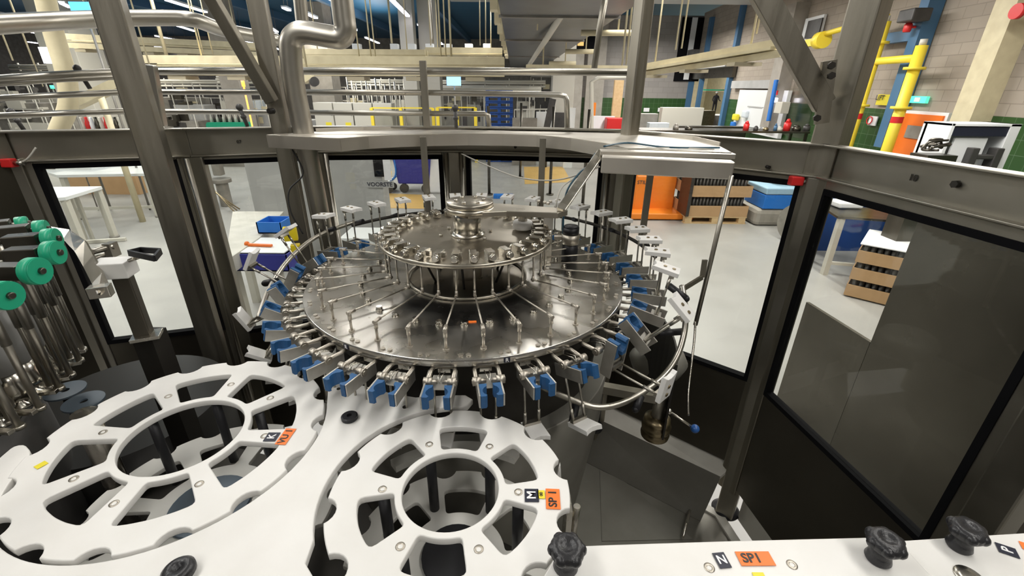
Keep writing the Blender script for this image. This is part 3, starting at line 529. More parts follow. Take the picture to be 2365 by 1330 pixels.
# thin pipework racks
for k, (x0, x1, y, d) in enumerate(((500, 720, 178, 22), (800, 960, 185, 25), (980, 1260, 187, 23), (985, 1250, 203, 21), (20, 250, 152, 19), (360, 560, 186, 23))):
    t = thing('pipe_rack', tuple(at_y(x0, y, d)), 'white horizontal pipe rack, '+('left of the thick steel pipe', 'above the cream cabinets', 'above the blue pallets', 'just over the blue pallets', 'at the far left', 'right of the wide steel post')[k], 'pipe rack', 'pipe racks'); b = MB()
    for dz in (0, -.09, -.22): b.tube([at_y(x0, y, d)+Vector((0, 0, dz)), at_y(x1, y+1, d)+Vector((0, .0, dz))], .05, 6)
    b.build('pipes', 'cabinet_white', t); b = MB()
    for q in range(5): p = at_y(x0+(x1-x0)*(q+.5)/5, y, d); b.cyl((p.x, d, 0), (p.x, d, p.z+.1), .03, n=6)
    b.build('stand', 'cabinet_white', t)
# vertical pipe forest between 800-960
PPW = thing('process_pipework', tuple(at_z(880, 330, 0)), 'cluster of thin upright process pipes behind the cream cabinets', 'pipework')
for k in range(16):
    px = 800+k*11; d = 21+(k % 3); a = at_y(px, 178+(k*7) % 20, d); b = MB(); b.cyl((a.x, d, 0), (a.x, d, a.z), .04, n=6); b.build('vertical_pipe', 'cabinet_white' if k % 2 else 'tube_steel', PPW)
# inclined cream conveyor, left
b = MB(); b.bar(at_y(170, 240, 8), at_y(290, 183, 8), .12, .14); b.bar(at_y(170, 252, 8.4), at_y(290, 195, 8.4), .12, .08); q = at_y(230, 215, 8.2); b.cyl((q.x, q.y, 0), q, .05); tag(b.build('inclined_conveyor', 'cream'), 'cream conveyor sloping up to the right at the left', 'conveyor')
b = MB(); b.tube(smooth_path([at_y(98, -30, 5.2), at_y(125, 80, 5.2), at_y(152, 170, 5.2), at_y(158, 240, 5.2), at_y(140, 290, 5.2), at_y(120, 340, 5.2)]), .085, 14); tag(b.build('flexible_duct', 'cream'), 'cream flexible duct hanging at the far left', 'duct')
t = thing('green_conveyor', tuple(at_y(520, 284, 14.5)), 'green bottle conveyor with bottles, left of the steel pipe', 'conveyor'); b = MB(); b.bar(at_y(485, 284, 14.5), at_y(575, 284, 14.5), .35, .05); b.bar(at_y(485, 289, 14.5), at_y(575, 289, 14.5), .4, .09); b.build('belt', 'green', t)
b = MB(); q = at_y(530, 292, 14.5); b.box((q.x, 14.6, q.z/2), (1.3, .3, q.z)); b.build('stand', 'machine_mid', t)
for k in range(12):
    p = at_y(490+k*7, 283.5, 14.5); b = MB(); b.lathe(p, [(.035, 0), (.035, .14), (.014, .2), (.014, .27)], 8); tag(b.build('bottle', 'can_dark' if k % 2 else 'cabinet_white'), 'small bottle riding on the green conveyor', 'bottle', 'bottles on the green conveyor')
for k in range(9):
    p = at_y(195+k*11, 296, 12.6); b = MB(); b.lathe((p.x, 12.6, p.z-.08), [(.06, 0), (.06, .18), (.035, .28), (.035, .36)], 10); tag(b.build('bottle', ['cabinet_white', 'red', 'paper', 'sheet_steel'][k % 4]), 'bottle on the far shelf seen left of the wide steel post', 'bottle', 'bottles on the far shelf')
p = at_y(240, 296, 12.6); boxthing('shelf', (p.x, 12.6, p.z/2-.05), (2.2, .4, p.z-.1), 'machine_mid', 'grey shelf unit carrying bottles behind the left beam', 'shelf')
for px, py, d, m_, lab in ((1048, 184, 12, 'tv_blue', 'small glowing blue screen above the fences'), (190, 25, 9, 'screen', 'bright blue screen high at the left'), (120, 128, 9, 'lamp_tube', 'white glowing sign at the left')):
    a = at_y(px, py, d); b = MB(); b.box(a, (.34, .06, .26)); o = b.build('display_screen', m_); b = MB(); b.cyl((a.x, a.y+.06, 0), (a.x, a.y+.06, a.z+.1), .02, n=6); b.build('pole', 'machine_mid', o); tag(o, lab, 'screen')
a = at_y(563, 200, 9); b = MB(); b.cyl(a, a+Vector((0, 0, .1)), .03, n=8); b.cyl((a.x, a.y, 0), a, .015, n=6); tag(b.build('signal_tower', 'lamp_amber'), 'small lit signal tower right of the wide post', 'signal lamp')
a = at_y(122, 205, 9); b = MB(); b.cyl(a, a+Vector((0, 0, .06)), .03, n=8); o = b.build('signal_lamp', 'exit_green'); b = MB(); b.cyl((a.x, a.y, 0), a, .012, n=6); b.build('pole', 'machine_mid', o); tag(o, 'tiny green signal light at the left', 'signal lamp')
# security camera
t = thing('camera_unit', tuple(at_y(712, 180, 7)), 'cream camera housing with black lens right of the thick pipe', 'camera'); a = at_y(712, 180, 7); b = MB(); b.bar(at_y(698, 185, 7), at_y(720, 172, 7), .14, .12); b.build('housing', 'cream', t, .01); b = MB(); b.cyl(at_y(724, 190, 6.95), at_y(727, 188, 6.8), .06); b.build('lens', 'machine_dark', t); b = MB(); b.cyl((a.x, a.y, a.z), (a.x, a.y, 5.5), .015, n=6); b.build('bracket_pole', 'cream', t)
# ---- seen through the lower windows
def table(name, x0, y0, x1, y1, z, label, dep, m='white_paint', legs=True, floor=0):
    a, c = at_z(x0, y0, z), at_z(x1, y1, z); t = thing(name, ((a.x+c.x)/2, (a.y+c.y)/2, 0), label, 'table')
    d = (c-a).normalized(); n_ = Vector((-d.y, d.x, 0)); P = [a, c, c+n_*dep, a+n_*dep]
    b = MB(); b.prism([(p.x, p.y) for p in P], z-.03, z); b.build('tabletop', m, t, .004)
    for p in (P[0].lerp(P[2], .06), P[1].lerp(P[3], .06), P[2].lerp(P[0], .06), P[3].lerp(P[1], .06)):
        b = MB(); b.box((p.x, p.y, (z-.03)/2), (.07, .07, z-.03)); b.build('leg', 'cabinet_white', t)
    b = MB(); e = P[0].lerp(P[2], .06); f = P[1].lerp(P[3], .06); b.bar((e.x, e.y, .18), (f.x, f.y, .18), .04, .04); b.build('rail', 'cabinet_white', t); return t, P
def table_poly(pts, z, label):
    P = [at_z(x, y, z) for x, y in pts]; c = sum(P, Vector())/len(P); t = thing('work_table', (c.x, c.y, 0), label, 'table')
    b = MB(); b.prism([(p.x, p.y) for p in P], z-.05, z); b.build('tabletop', 'white_paint', t, .004)
    for p in P: q = p.lerp(c, .12); b = MB(); b.box((q.x, q.y, (z-.05)/2), (.08, .08, z-.05)); b.build('leg', 'cabinet_white', t); b = MB(); b.cyl((q.x, q.y, .0), (q.x, q.y, .03), .07); b.build('foot', 'machine_mid', t)
    b = MB(); q0, q1 = P[-1].lerp(c, .12), P[-2].lerp(c, .12); b.bar((q0.x, q0.y, .2), (q1.x, q1.y, .2), .05, .05); b.build('rail', 'cabinet_white', t)
table_poly([(60, 382), (350, 378), (352, 400), (130, 404)], .85, 'long white work table farthest in the left window')
table_poly([(40, 432), (235, 430), (150, 455), (60, 462)], .85, 'white work table with a pointed corner, nearer the glass in the left window')
boxthing('brown_box', tuple(at_z(255, 425, .2))[:2]+(.25,), (1.6, .4, .5), 'cardboard', 'brown cardboard box under the far white table', 'box')
for px, py, d, w_, h_, m_, lab in ((110, 372, 9.0, .5, .3, 'machine_mid', 'grey machine head on the far white table'), (185, 372, 9.0, .7, .14, 'white_paint', 'flat white tray on the far white table')):
    p = at_y(px, py, d); boxthing('table_item', (p.x, d, .85+h_/2), (w_, .4, h_), m_, lab, 'equipment')
for k, px in enumerate((198, 214)):
    p = at_z(px, 552, .0); q = at_z(px+8, 548, 0); b = MB(); b.box((p.x, p.y, .42), (.045, .045, .84)); tag(b.build('stand_leg', 'cabinet_white'), ('left', 'right')[k]+' one of two upright white stand legs near the left window', 'leg', 'white stand legs')
p = at_z(212, 560, 0); b = MB(); b.box((p.x+.15, p.y, .03), (.7, .06, .05), .3); tag(b.build('foot_bar', 'cabinet_white'), 'white foot bar lying on the floor by the stand legs', 'bar')
# big grey cabinet
a = at_z(540, 470, 0); x0 = at_y(575, 430, 5.9).x; x1 = at_y(884, 430, 5.9).x; t = thing('grey_cabinet', ((x0+x1)/2, 6.2, 0), 'big plain grey machine cabinet behind the second and third windows', 'cabinet')
b = MB(); b.box(((x0+x1)/2, 6.04, .93), (x1-x0, .28, 1.86)); b.build('cabinet_body', 'grey_paint', t, .01)
b = MB(); p = at_y(874, 388, 5.88); b.box((p.x, 5.885, p.z), (.12, .02, .22)); b.build('dark_slot', 'gasket', t)
b = MB(); b.box((p.x+.11, 5.885, p.z-.02), (.09, .02, .27)); b.build('white_strip', 'paper', t)
p = at_y(874, 426, 5.88); b = MB(); b.box((p.x+.02, 5.885, p.z), (.36, .02, .08)); l = b.build('label', 'grey_paint', t); text('VOORSTE', 'label_text', frame3((p.x+.02, 5.872, p.z), (1, 0, .0), (0, 0, 1)), .075, 'label_black', t)
# pump with cables in window two
t = thing('pump_unit', tuple(at_z(520, 470, 0)), 'small pump with yellow cables left of the grey cabinet', 'pump'); p = at_z(525, 475, 0)
b = MB(); b.cyl((p.x, p.y, 0), (p.x, p.y, .5), .12); b.cyl((p.x, p.y, .5), (p.x, p.y, .58), .2); b.box((p.x, p.y, .9), (.16, .16, .5)); b.build('pump_body', 'machine_mid', t, .01)
for k in range(3): b = MB(); b.tube(smooth_path([(p.x, p.y, 1.1), (p.x-.3-.1*k, p.y-.2, .8), (p.x+.2, p.y-.5, .35), (p.x+.5, p.y-.6+.1*k, .03)]), .015, 6); b.build('cable', 'brass', t)
# bench with blue trays (window two)
a, c = at_z(515, 585, .95), at_z(650, 488, .95)
P = [at_z(518, 605, .95), at_z(600, 548, .95), at_z(655, 488, .95), at_z(537, 488, .95)]; pc = sum(P, Vector())/4
t = thing('steel_bench', (pc.x, pc.y, 0), 'pale steel workbench with orange stains in the second window', 'bench'); b = MB(); b.prism([(p.x, p.y) for p in P], .80, .95); b.build('bench_top', 'bed_edge', t, .004)
P2 = [at_z(540, 615, .75), at_z(640, 615, .75), at_z(665, 545, .75), at_z(560, 560, .75)]
b = MB(); b.prism([(p.x, p.y) for p in P2], .72, .75); b.build('shelf', 'cabinet_white', t)
for p in P2: b = MB(); b.box((p.x, p.y, .36), (.07, .07, .72)); b.build('leg', 'cabinet_white', t)
q = P2[0]; b = MB(); b.cyl((q.x-.03, q.y, .07), (q.x+.03, q.y, .07), .07); b.build('wheel', 'machine_mid', t)
def tray(name, c, d, m, lab, rim=.012):
    x, y, z = c; b = MB(); b.box((x, y, z+.006), (d[0], d[1], .012))
    for sx in (-1, 1): b.box((x+sx*(d[0]/2-rim/2), y, z+d[2]/2), (rim, d[1], d[2])); b.box((x, y+sx*(d[1]/2-rim/2), z+d[2]/2), (d[0], rim, d[2]))
    return tag(b.build(name, m), lab, 'tray')
p = at_z(606, 612, .76); tray('plastic_tray', (p.x, p.y+.1, .755), (.68, .5, .17), 'bin_blue', 'dark blue tub full of parts on the bench shelf')
boxthing('tub_lid', (p.x, p.y+.1, .934), (.62, .46, .012), 'white_paint', 'white lid tray on the dark blue tub', 'tray')
b = MB(); b.bar((p.x-.12, p.y+.05, .955), (p.x+.12, p.y+.03, .955), .03, .02); b.ball((p.x-.14, p.y+.06, .96), .025, 8); tag(b.build('screwdriver', 'door_orange'), 'orange handled tool lying on the white lid', 'tool')
p = at_z(638, 530, .96); tray('plastic_tray', (p.x, p.y, .955), (.26, .26, .12), 'tray_blue', 'bright blue plastic bin on the bench corner')
p = at_z(840, 545, .75); boxthing('white_box', (p.x, p.y+.1, .62), (.5, .45, .28), 'white_paint', 'white open box behind the turret left of the centre', 'box')
boxthing('box_stand', (p.x, p.y+.1, .24), (.5, .45, .48), 'cabinet_white', 'pale stand under the white open box', 'stand')
# trolley and bin (window three)
p = at_z(905, 442, 0); t = thing('hand_trolley', (p.x, p.y, 0), 'blue framed hand trolley with white deck left of the blue bin', 'trolley')
b = MB(); b.box((p.x-.35, p.y, .28), (.8, .5, .05)); b.build('deck', 'white_paint', t, .01)
b = MB()
for yy in (-.22, .22): b.tube(smooth_path([(p.x+.05, p.y+yy, .3), (p.x+.2, p.y+yy, .5), (p.x+.16, p.y+yy, 1.2)]), .02, 8)
b.bar((p.x-.7, p.y-.22, .23), (p.x+.1, p.y-.22, .23), .03, .04); b.build('frame', 'tray_blue', t)
for dx, yy in ((-.6, -.2), (-.6, .2), (.0, -.2), (.0, .2)): b = MB(); b.cyl((p.x+dx, p.y+yy-.02, .09), (p.x+dx, p.y+yy+.02, .09), .09); b.build('wheel', 'machine_dark', t)
p = at_z(963, 440, 0); t = thing('waste_bin', (p.x, p.y, 0), 'dark blue wheeled bin seen in the third window', 'bin'); b = MB()
vs = [(p.x+sx*w2, p.y+sy*w3, z) for z, w2, w3 in ((.22, .38, .3), (1.25, .5, .42)) for sx, sy in ((-1, -1), (1, -1), (1, 1), (-1, 1))]
b.add(vs, [(3, 2, 1, 0), (4, 5, 6, 7), (0, 1, 5, 4), (1, 2, 6, 5), (2, 3, 7, 6), (3, 0, 4, 7)]); b.build('bin_body', 'bin_blue', t, .03)
for sx in (-.25, .28): b = MB(); b.cyl((p.x+sx, p.y-.28, .11), (p.x+sx, p.y-.22, .11), .11); b.build('wheel', 'machine_dark', t)
p = at_z(998, 452, 0); boxthing('white_sacks', (p.x+.2, p.y+.5, .5), (.6, .5, 1.0), 'paper', 'stack of white sacks right of the blue bin', 'sack', bevel=.05)
# poles seen in window four
for k, (px, y1, d_) in enumerate(((1130, 440, 0), (1201, 400, 0), (1270, 440, 0), (1345, 470, 0))):
    p = at_z(px, y1+10, 0); b = MB(); b.cyl((p.x, p.y, 0), (p.x, p.y, 2.0), .035); b.cyl((p.x, p.y, 0), (p.x, p.y, .03), .09); tag(b.build('stanchion', 'sheet_steel'), ('leftmost', 'second', 'third', 'rightmost')[k]+' of the four thin steel stanchions behind the fourth window', 'post', 'steel stanchions')
p = at_z(1162, 452, .05); boxthing('blue_box', (p.x, p.y, .04), (.45, .2, .08), 'tray_blue', 'flat light blue box lying on the floor beyond the centre window', 'box')
# pallets with trays of cans (window five)
def pallet(cx, cy, rz, label):
    t = thing('wooden_pallet', (cx, cy, 0), label, 'pallet'); R = Matrix.Translation((cx, cy, 0)) @ Matrix.Rotation(rz, 4, 'Z')
    b = MB()
    for k in range(5): b.box((0, -.34+k*.17, .133), (1.2, .13, .02), T=R)
    for k in (-.34, 0, .34): b.box((0, k, .011), (1.2, .12, .02), T=R)
    b.build('deck_boards', 'wood', t)
    for i in (-.52, 0, .52):
        for j in (-.34, 0, .34): b = MB(); b.box((i, j, .07), (.13, .12, .1), T=R); b.build('block', 'wood', t)
    return R
def can_trays(R, n, z0, dims, label, side=.16, gap=.12):
    z = z0
    for k in range(n):
        t = tag(bpy.data.objects.new('can_tray', None), label+', '+('lowest layer', 'second layer', 'third layer', 'fourth layer', 'fifth layer')[k], 'tray', label); COL.objects.link(t); t.location = R @ Vector((0, 0, z)); t['wo'] = tuple(t.location)
        b = MB(); X, Y_ = dims
        b.box((0, 0, z+.006), (X, Y_, .01), T=R)
        for s_1 in (-1, 1): b.box((0, s_1*Y_/2, z+side/2), (X, .012, side), T=R); b.box((s_1*X/2, 0, z+side/2), (.012, Y_, side), T=R)
        b.build('cardboard_tray', 'cardboard', t)
        b = MB(); r = .033
        nx, ny = int(X/(2*r))-1, int(Y_/(2*r))-1
        for i in range(nx):
            for j in range(ny):
                if i in (0, nx-1) or j in (0, ny-1): b.cyl(((-X/2+.035+r+i*2*r), (-Y_/2+.035+r+j*2*r), z+.012), ((-X/2+.035+r+i*2*r), (-Y_/2+.035+r+j*2*r), z+side+gap-.01), r*.92, n=8, T=R)
        o = b.build('can_rows', 'can_dark', t); o['kind'] = 'stuff'
        z += side+gap
    return z
a, c = at_z(1572, 516, 0), at_z(1728, 518, 0); cx, cy = (a.x+c.x)/2, (a.y+c.y)/2+.4
R = pallet(cx, cy, 0, 'wooden pallet under the stacked can trays, fifth window')
z = can_trays(R, 3, .145, (1.18, .8), 'cardboard can tray stacked on the pallet in the fifth window', .21, .17)
b = MB(); b.box((0, 0, z+.06), (1.1, .75, .12), T=R); tag(b.build('flat_carton', 'cardboard', bevel=.01), 'flat brown carton on top of the tray stack, fifth window', 'box')
for k, (dx, lab) in enumerate(((-.5, 'left'), (.38, 'right'))): b = MB(); b.box((dx, -.41, z-.03), (.26, .01, .24), T=R); tag(b.build('paper_sheet', 'paper'), lab+' white printed sheet taped on the can trays', 'paper')
b = MB(); b.box((-.58, -.2, .7), (.06, .5, 1.1), T=R); tag(b.build('film_wrap', 'can_dark'), 'dark shrink film at the left side of the can trays', 'film')
# orange stacker
a = at_z(1490, 500, 0); c = at_z(1565, 505, 0); t = thing('pallet_stacker', ((a.x+c.x)/2, a.y, 0), 'orange electric pallet stacker left of the can trays', 'stacker'); xa, xb = a.x-.25, c.x-.05; yy = a.y+.5
b = MB(); b.box(((xa+xb)/2+.12, yy, .62), (xb-xa-.2, .7, 1.15)); b.box((xa+.15, yy-.15, .42), (.32, .6, .8)); b.build('chassis', 'orange', t, .03)
b = MB(); b.box(((xa+xb)/2+.05, yy-.3, .08), (xb-xa+.5, 1.0, .12)); b.build('fork_base', 'orange', t, .02)
b = MB(); b.box((xb-.22, yy-.36, 1.02), (.18, .02, .12)); b.box((xb-.42, yy-.36, .98), (.08, .02, .16)); b.build('control_panel', 'machine_dark', t)
b = MB(); b.box(((xa+xb)/2+.1, yy-.1, 1.25), (.45, .4, .12)); b.build('papers', 'paper', t, .02)
b = MB(); b.box(((xa+.1), yy-.2, .9), (.35, .4, .16)); b.build('handle_cover', 'machine_mid', t, .03)
M = frame3((xa+.13, yy-.455, .68), (1, 0, 0), (0, 0, 1)); text('STILL', 'marking', M, .1, 'machine_dark', t)
# blue blanket stack and grey base (window five right)
a = at_z(1735, 522, 0); x0 = a.x+.1; y0 = a.y+.4
boxthing('grey_plinth', (x0+.9, y0, .16), (1.9, .8, .32), 'concrete', 'low grey plinth right of the can trays', 'plinth', bevel=.08)
boxthing('blue_carton', (x0+.9, y0, .46), (1.7, .75, .26), 'tray_blue', 'blue carton with white stripe on the grey plinth', 'carton', bevel=.01)
boxthing('pale_cover', (x0+.9, y0, .66), (1.7, .75, .12), 'blanket', 'pale blue cover on top of the blue carton', 'cover', bevel=.02)
p = at_y(1790, 430, y0); boxthing('white_case', (x0+1.1, y0+.3, 1.05), (1.6, .7, .14), 'white_paint', 'white case on the dark rack beyond the blue carton', 'case', bevel=.02)
boxthing('dark_rack', (x0+1.1, y0+.45, .49), (1.6, .3, .98), 'machine_dark', 'dark rack behind the blue carton', 'rack')
p = at_z(1790, 560, .0); b = MB(); b.cyl((p.x+.25, p.y, .33), (p.x+.37, p.y+.05, .33), .33, n=28); tag(b.build('rubber_wheel', 'machine_mid'), 'dark blue grey round wheel leaning by the right post', 'wheel')
# window six: yellow stands, table legs, cartons
for k, (px, py, s_1) in enumerate(((1908, 537, .5), (1998, 533, 1))):
    p = at_z(px, py, 0); b = MB(); w0 = .28*s_1+.1; b.add([(p.x-w0, p.y-.15, 0), (p.x+w0*.8, p.y-.15, 0), (p.x+w0*.8, p.y+.3, 0), (p.x-w0, p.y+.3, 0), (p.x+w0*.2, p.y-.05, .7), (p.x+w0*.7, p.y-.05, .7), (p.x+w0*.7, p.y+.1, .7), (p.x+w0*.2, p.y+.1, .7)], [(3, 2, 1, 0), (4, 5, 6, 7), (0, 1, 5, 4), (1, 2, 6, 5), (2, 3, 7, 6), (3, 0, 4, 7)]); tag(b.build('yellow_stand', 'yellow_rail', bevel=.01), ('left narrow', 'right wedge shaped')[k]+' yellow foot of a stand, sixth window', 'stand')
t, P = table('steel_table', 1935, 500, 2160, 515, .85, 'grey steel table at the top of the sixth window', .7, 'sheet_steel')
p = at_z(1955, 478, .86); boxthing('paper_tray', (p.x, p.y+.05, .9), (.34, .3, .08), 'paper', 'white tilted tray on the steel table, sixth window', 'tray', bevel=.02)
p = at_y(1990, 485, 7.2); boxthing('blue_crate', (p.x, 7.2, .5), (1.8, .5, 1.0), 'crate_blue', 'dark blue crates behind the yellow stand', 'crate')
p = at_z(2085, 556, .0); boxthing('brown_carton', (p.x-.15, p.y, .17), (.4, .35, .34), 'cardboard', 'small brown carton under the steel table', 'box')
a = at_z(1962, 690, 0); R = Matrix.Translation((a.x+.62, a.y+.05, 0)) @ Matrix.Rotation(math.radians(-42), 4, 'Z')
z = can_trays(R, 3, .02, (1.0, .8), 'cardboard can tray in the leaning stack, sixth window', .15, .075)
b = MB(); b.box((0, 0, z+.005), (1.02, .82, .02), T=R); tag(b.build('film_sheet', 'paper', bevel=.01), 'white plastic sheet over the leaning tray stack', 'film')
# ================================================================ machine guard enclosure
ZB = 2.21
E_ = [(-2.13, 1.95), (-1.50, 2.155), (-1.01, 2.34), (-.30, 2.437), (.54, 2.34), (1.21, 1.78), (1.34, .88), (1.47, .3)]
def EP(i, s, z=0, off=0):
    a, b = Vector(E_[i]), Vector(E_[i+1]); d = (b-a).normalized(); n = Vector((d.y, -d.x))*off  # + off : towards the inside
    p = a+(b-a)*s+n; return Vector((p.x, p.y, z))
guard = thing('machine_guard', (0, 2.3, 0), 'dark stainless guard frame of posts and channel beams around the turret', 'machine frame')
for i in range(7):
    a, c = EP(i, 0), EP(i, 1); L = (c-a).length; b = MB()
    b.bar(EP(i, 0, ZB-.06), EP(i, 1, ZB-.06), .012, .12); b.bar(EP(i, 0, ZB, .022), EP(i, 1, ZB, .022), .055, .008); b.bar(EP(i, 0, ZB-.118, .018), EP(i, 1, ZB-.118, .018), .045, .008)
    bm = b.build('beam', 'beam_steel', guard, .002)
    if i == 5:
        p = at_plane(2115, 411, E_[5], E_[6]); d = (EP(5, 1)-EP(5, 0)).normalized(); M = frame3(p+Vector((-.009, 0, 0)), d, (0, 0, 1)); text('10', 'beam_number', M, .028, 'dark_steel', bm)
        p = at_plane(2216, 425, E_[5], E_[6]); n = Vector((d.y, -d.x, 0)); b = MB(); b.cyl(p, p+n*.02, .011, n=6); b.build('bolt', 'dark_steel', bm)
    if i == 1:
        p = at_plane(555, 327, E_[1], E_[2]); d = (EP(1, 1)-EP(1, 0)).normalized(); text('07', 'beam_number', frame3(p+Vector((0, -.012, 0)), d, (0, 0, 1)), .02, 'dark_steel', bm)
for k, (px, py, i) in enumerate(((1190, 338, 3), (1768, 384, 4), (390, 345, 0))):
    p = at_plane(px, py, E_[i], E_[i+1]); b = MB(); b.cyl(p+Vector((0, -.01, 0)), p+Vector((0, -.03, .0)), .008, n=6); b.build('bolt', 'dark_steel', guard)
# corner posts with rounded hinge tubes
for i in (1, 2, 3, 4, 5, 6, 7):
    x, y = E_[i]; a = EP(i-1, .5); b = MB(); d = (Vector(E_[i])-Vector(E_[i-1])).normalized(); ang = math.atan2(d.y, d.x)
    b.box((x, y, (ZB-.12+.22)/2), (.09, .07, ZB-.12-.22), ang); b.build('corner_post', 'beam_steel', guard, .006)
for px, i in ((446, 1), (762, 2), (1032, 2), (1067, 3), (1402, 3), (1455, 4)):
    p = at_plane(px if i != 2 or px < 800 else px, 380, E_[i], E_[i+1]); n = 0; q = Vector((p.x, p.y-.035, 0)); b = MB(); b.cyl(q+Vector((0, 0, .5)), q+Vector((0, 0, ZB-.125)), .012, n=12); b.build('hinge_tube', 'tube_steel', guard)
# ---- doors with panes
wins = [(0, 93, 375, .87, 400, 750), (1, 474, 372, .93, 560, 755), (2, 752, 372, (1013, 375), 800, 610), (3, 1087, 373, (1383, 380), 1330, 600), (4, 1468, 388, (1838, 428), 1700, 861), (5, 1932, 436, .885, 2000, 1150)]
names = ('leftmost', 'second from left', 'third from left', 'fourth from left', 'fifth, with the orange stacker behind it', 'nearest right-hand')
for i, px, py, r_, sx, sy in wins:
    A, B_ = E_[i], E_[i+1]; d = (Vector(B_)-Vector(A)); L = d.length; d.normalize(); n = Vector((d.y, -d.x))
    def par(q): return (Vector((q.x, q.y))-Vector(A)).dot(d)/L
    q = at_plane(px, py, A, B_); s0 = max(par(q), .03); zt = q.z; s1 = par(at_plane(r_[0], r_[1], A, B_)) if isinstance(r_, tuple) else r_
    zs = {0: 1.20, 1: 1.16, 2: 1.15, 3: 1.15, 4: 1.12, 5: 1.10}[i]; zt = {0: 2.055, 1: 2.05, 2: 2.05, 3: 2.05, 4: 2.045, 5: 2.03}[i]
    if i == 5: s0 = .06
    c = EP(i, .5); t = thing('guard_door', (c.x, c.y, .45), names[i]+' guard door with a clear pane in black gasket', 'door', 'guard doors')
    e0, e1 = .025/L, 1-.025/L; z0, z1 = (.58 if i in (3, 4) else .45), ZB-.125; b = MB()
    def rect(b, sa, sb, za, zb, th=.03, off=0): b.bar(EP(i, sa, (za+zb)/2, off), EP(i, sb, (za+zb)/2, off), th, zb-za)
    rect(b, e0, max(e0+.01, s0-.02/L), z0, z1); rect(b, min(s1+.02/L, e1-.01), e1, z0, z1); rect(b, s0-.02/L, s1+.02/L, zt+.02, z1); b.build('door_frame', 'beam_steel', t, .003)
    b = MB(); rect(b, s0-.02/L, s1+.02/L, z0, zs-.02, .024); b.build('lower_panel', 'panel_steel', t, .003)
    b = MB(); w_ = .022/L; rect(b, s0-w_, s0, zs-.022, zt+.022, .036); rect(b, s1, s1+w_, zs-.022, zt+.022, .036); rect(b, s0, s1, zt, zt+.022, .036); rect(b, s0, s1, zs-.022, zs, .036); b.build('gasket', 'gasket', t)
    b = MB(); rect(b, s0, s1, zs, zt, .005); b.build('pane', 'glass', t)
def facet(P, m, name):
    dn = Vector((0, 0, -.02)); b = MB(); b.add(P+[p+dn for p in P], [(0, 3, 2, 1), (4, 5, 6, 7), (0, 1, 5, 4), (1, 2, 6, 5), (2, 3, 7, 6), (3, 0, 4, 7)]); b.build(name, m, guard)
K1, K2 = EP(3, .95, .50, .07), EP(3, .88, .226, .16)
facet([EP(3, .02, .585, -.01), EP(3, 1, .585, -.01), K1, EP(3, .02, .50, .07)], 'bed_edge', 'pale_slope'); facet([EP(4, 0, .585, -.01), EP(4, .985, .585, -.01), EP(4, .93, .50, .05), K1], 'bed_edge', 'pale_slope')  # pale slope shaped to catch light, for the light band below the doors
facet([EP(3, .02, .50, .07), K1, K2, EP(3, .02, .226, .16)], 'bed_steel', 'fade_slope'); facet([K1, EP(4, .93, .50, .05), EP(4, .90, .226, .14), K2], 'bed_steel', 'fade_slope')  # darker second slope, lets the light band fade into the bed
b = MB(); b.bar(EP(5, .04, .33, -.07), EP(5, .98, .33, -.07), .03, .23); b.build('door_sill', 'bed_edge', guard, .003)
# closing panel added at the left end so the machine interior stays dark
b = MB(); b.bar((-2.13, 1.95, 1.15), (-2.5, .9, 1.15), .03, 1.86); b.build('side_panel', 'panel_steel', guard); b = MB(); b.bar((-2.13, 1.95, ZB-.06), (-2.5, .9, ZB-.06), .05, .12); b.build('beam', 'beam_steel', guard, .002); b = MB(); b.box((-2.14, 1.96, 1.2), (.09, .08, 1.8), .3); b.build('corner_post', 'beam_steel', guard, .006)
# free posts
def box_post(name, px, py, zref, xy, z0, z1, w_, ang, parent=guard, m='frame_steel', bev=.006):
    b = MB(); b.box((xy[0], xy[1], (z0+z1)/2), (w_, w_, z1-z0), math.radians(ang)); return b.build(name, m, parent, bev)
box_post('post', 0, 0, 0, (-1.50, 1.93), .25, 3.6, .095, 24)
pB = at_y(651, 300, 2.16); box_post('post', 0, 0, 0, (pB.x, pB.y), .25, 3.6, .07, 12)
pC = at_y(1455, 300, 2.22); box_post('post', 0, 0, 0, (pC.x, pC.y), .25, 3.6, .062, 28)
box_post('post', 0, 0, 0, (1.215, 1.80), .41, 3.6, .10, 34)
# foot of the right post
b = MB(); x, y = 1.222, 1.80
b.cyl((x, y, .25), (x, y, .42), .02, n=12); b.lathe((x, y, .22), [(.001, 0), (.07, 0), (.075, .012), (.055, .03), (.03, .04), (.001, .042)], 28); b.build('levelling_foot', 'rubber', guard)
b = MB(); p = at_y(2000, 0, 1.80)
b = MB(); b.bar(at_y(1903, 243, 1.76), at_y(1735, -60, 1.74), .03, .075, up=(1, .0, .6)); b.build('brace', 'frame_steel', guard, .004)
b = MB(); b.bar(at_y(629, 236, 2.1), at_y(455, -60, 2.0), .03, .055, up=(1, 0, -.6)); b.build('brace', 'frame_steel', guard, .004)
for px, py, yy in ((1918, 152, 1.72), (1918, 175, 1.72), (1885, 272, 1.72), (632, 256, 2.08)):
    p = at_y(px, py, yy); b = MB(); b.cyl(p, p+Vector((-.01, -.025, 0)), .012, n=6); b.build('bolt', 'dark_steel', guard)
b = MB(); b.bar(at_y(1915, 140, 1.75), at_y(1897, 285, 1.75), .012, .05, up=(1, 0, 0)); b.build('gusset', 'frame_steel', guard)
pD = at_y(981, 215, 2.36); b = MB(); b.box((pD.x, pD.y, (ZB+at_y(975, 140, 2.36).z)/2), (.032, .02, at_y(975, 140, 2.36).z-ZB)); b.build('rail_post', 'frame_steel', guard, .002)
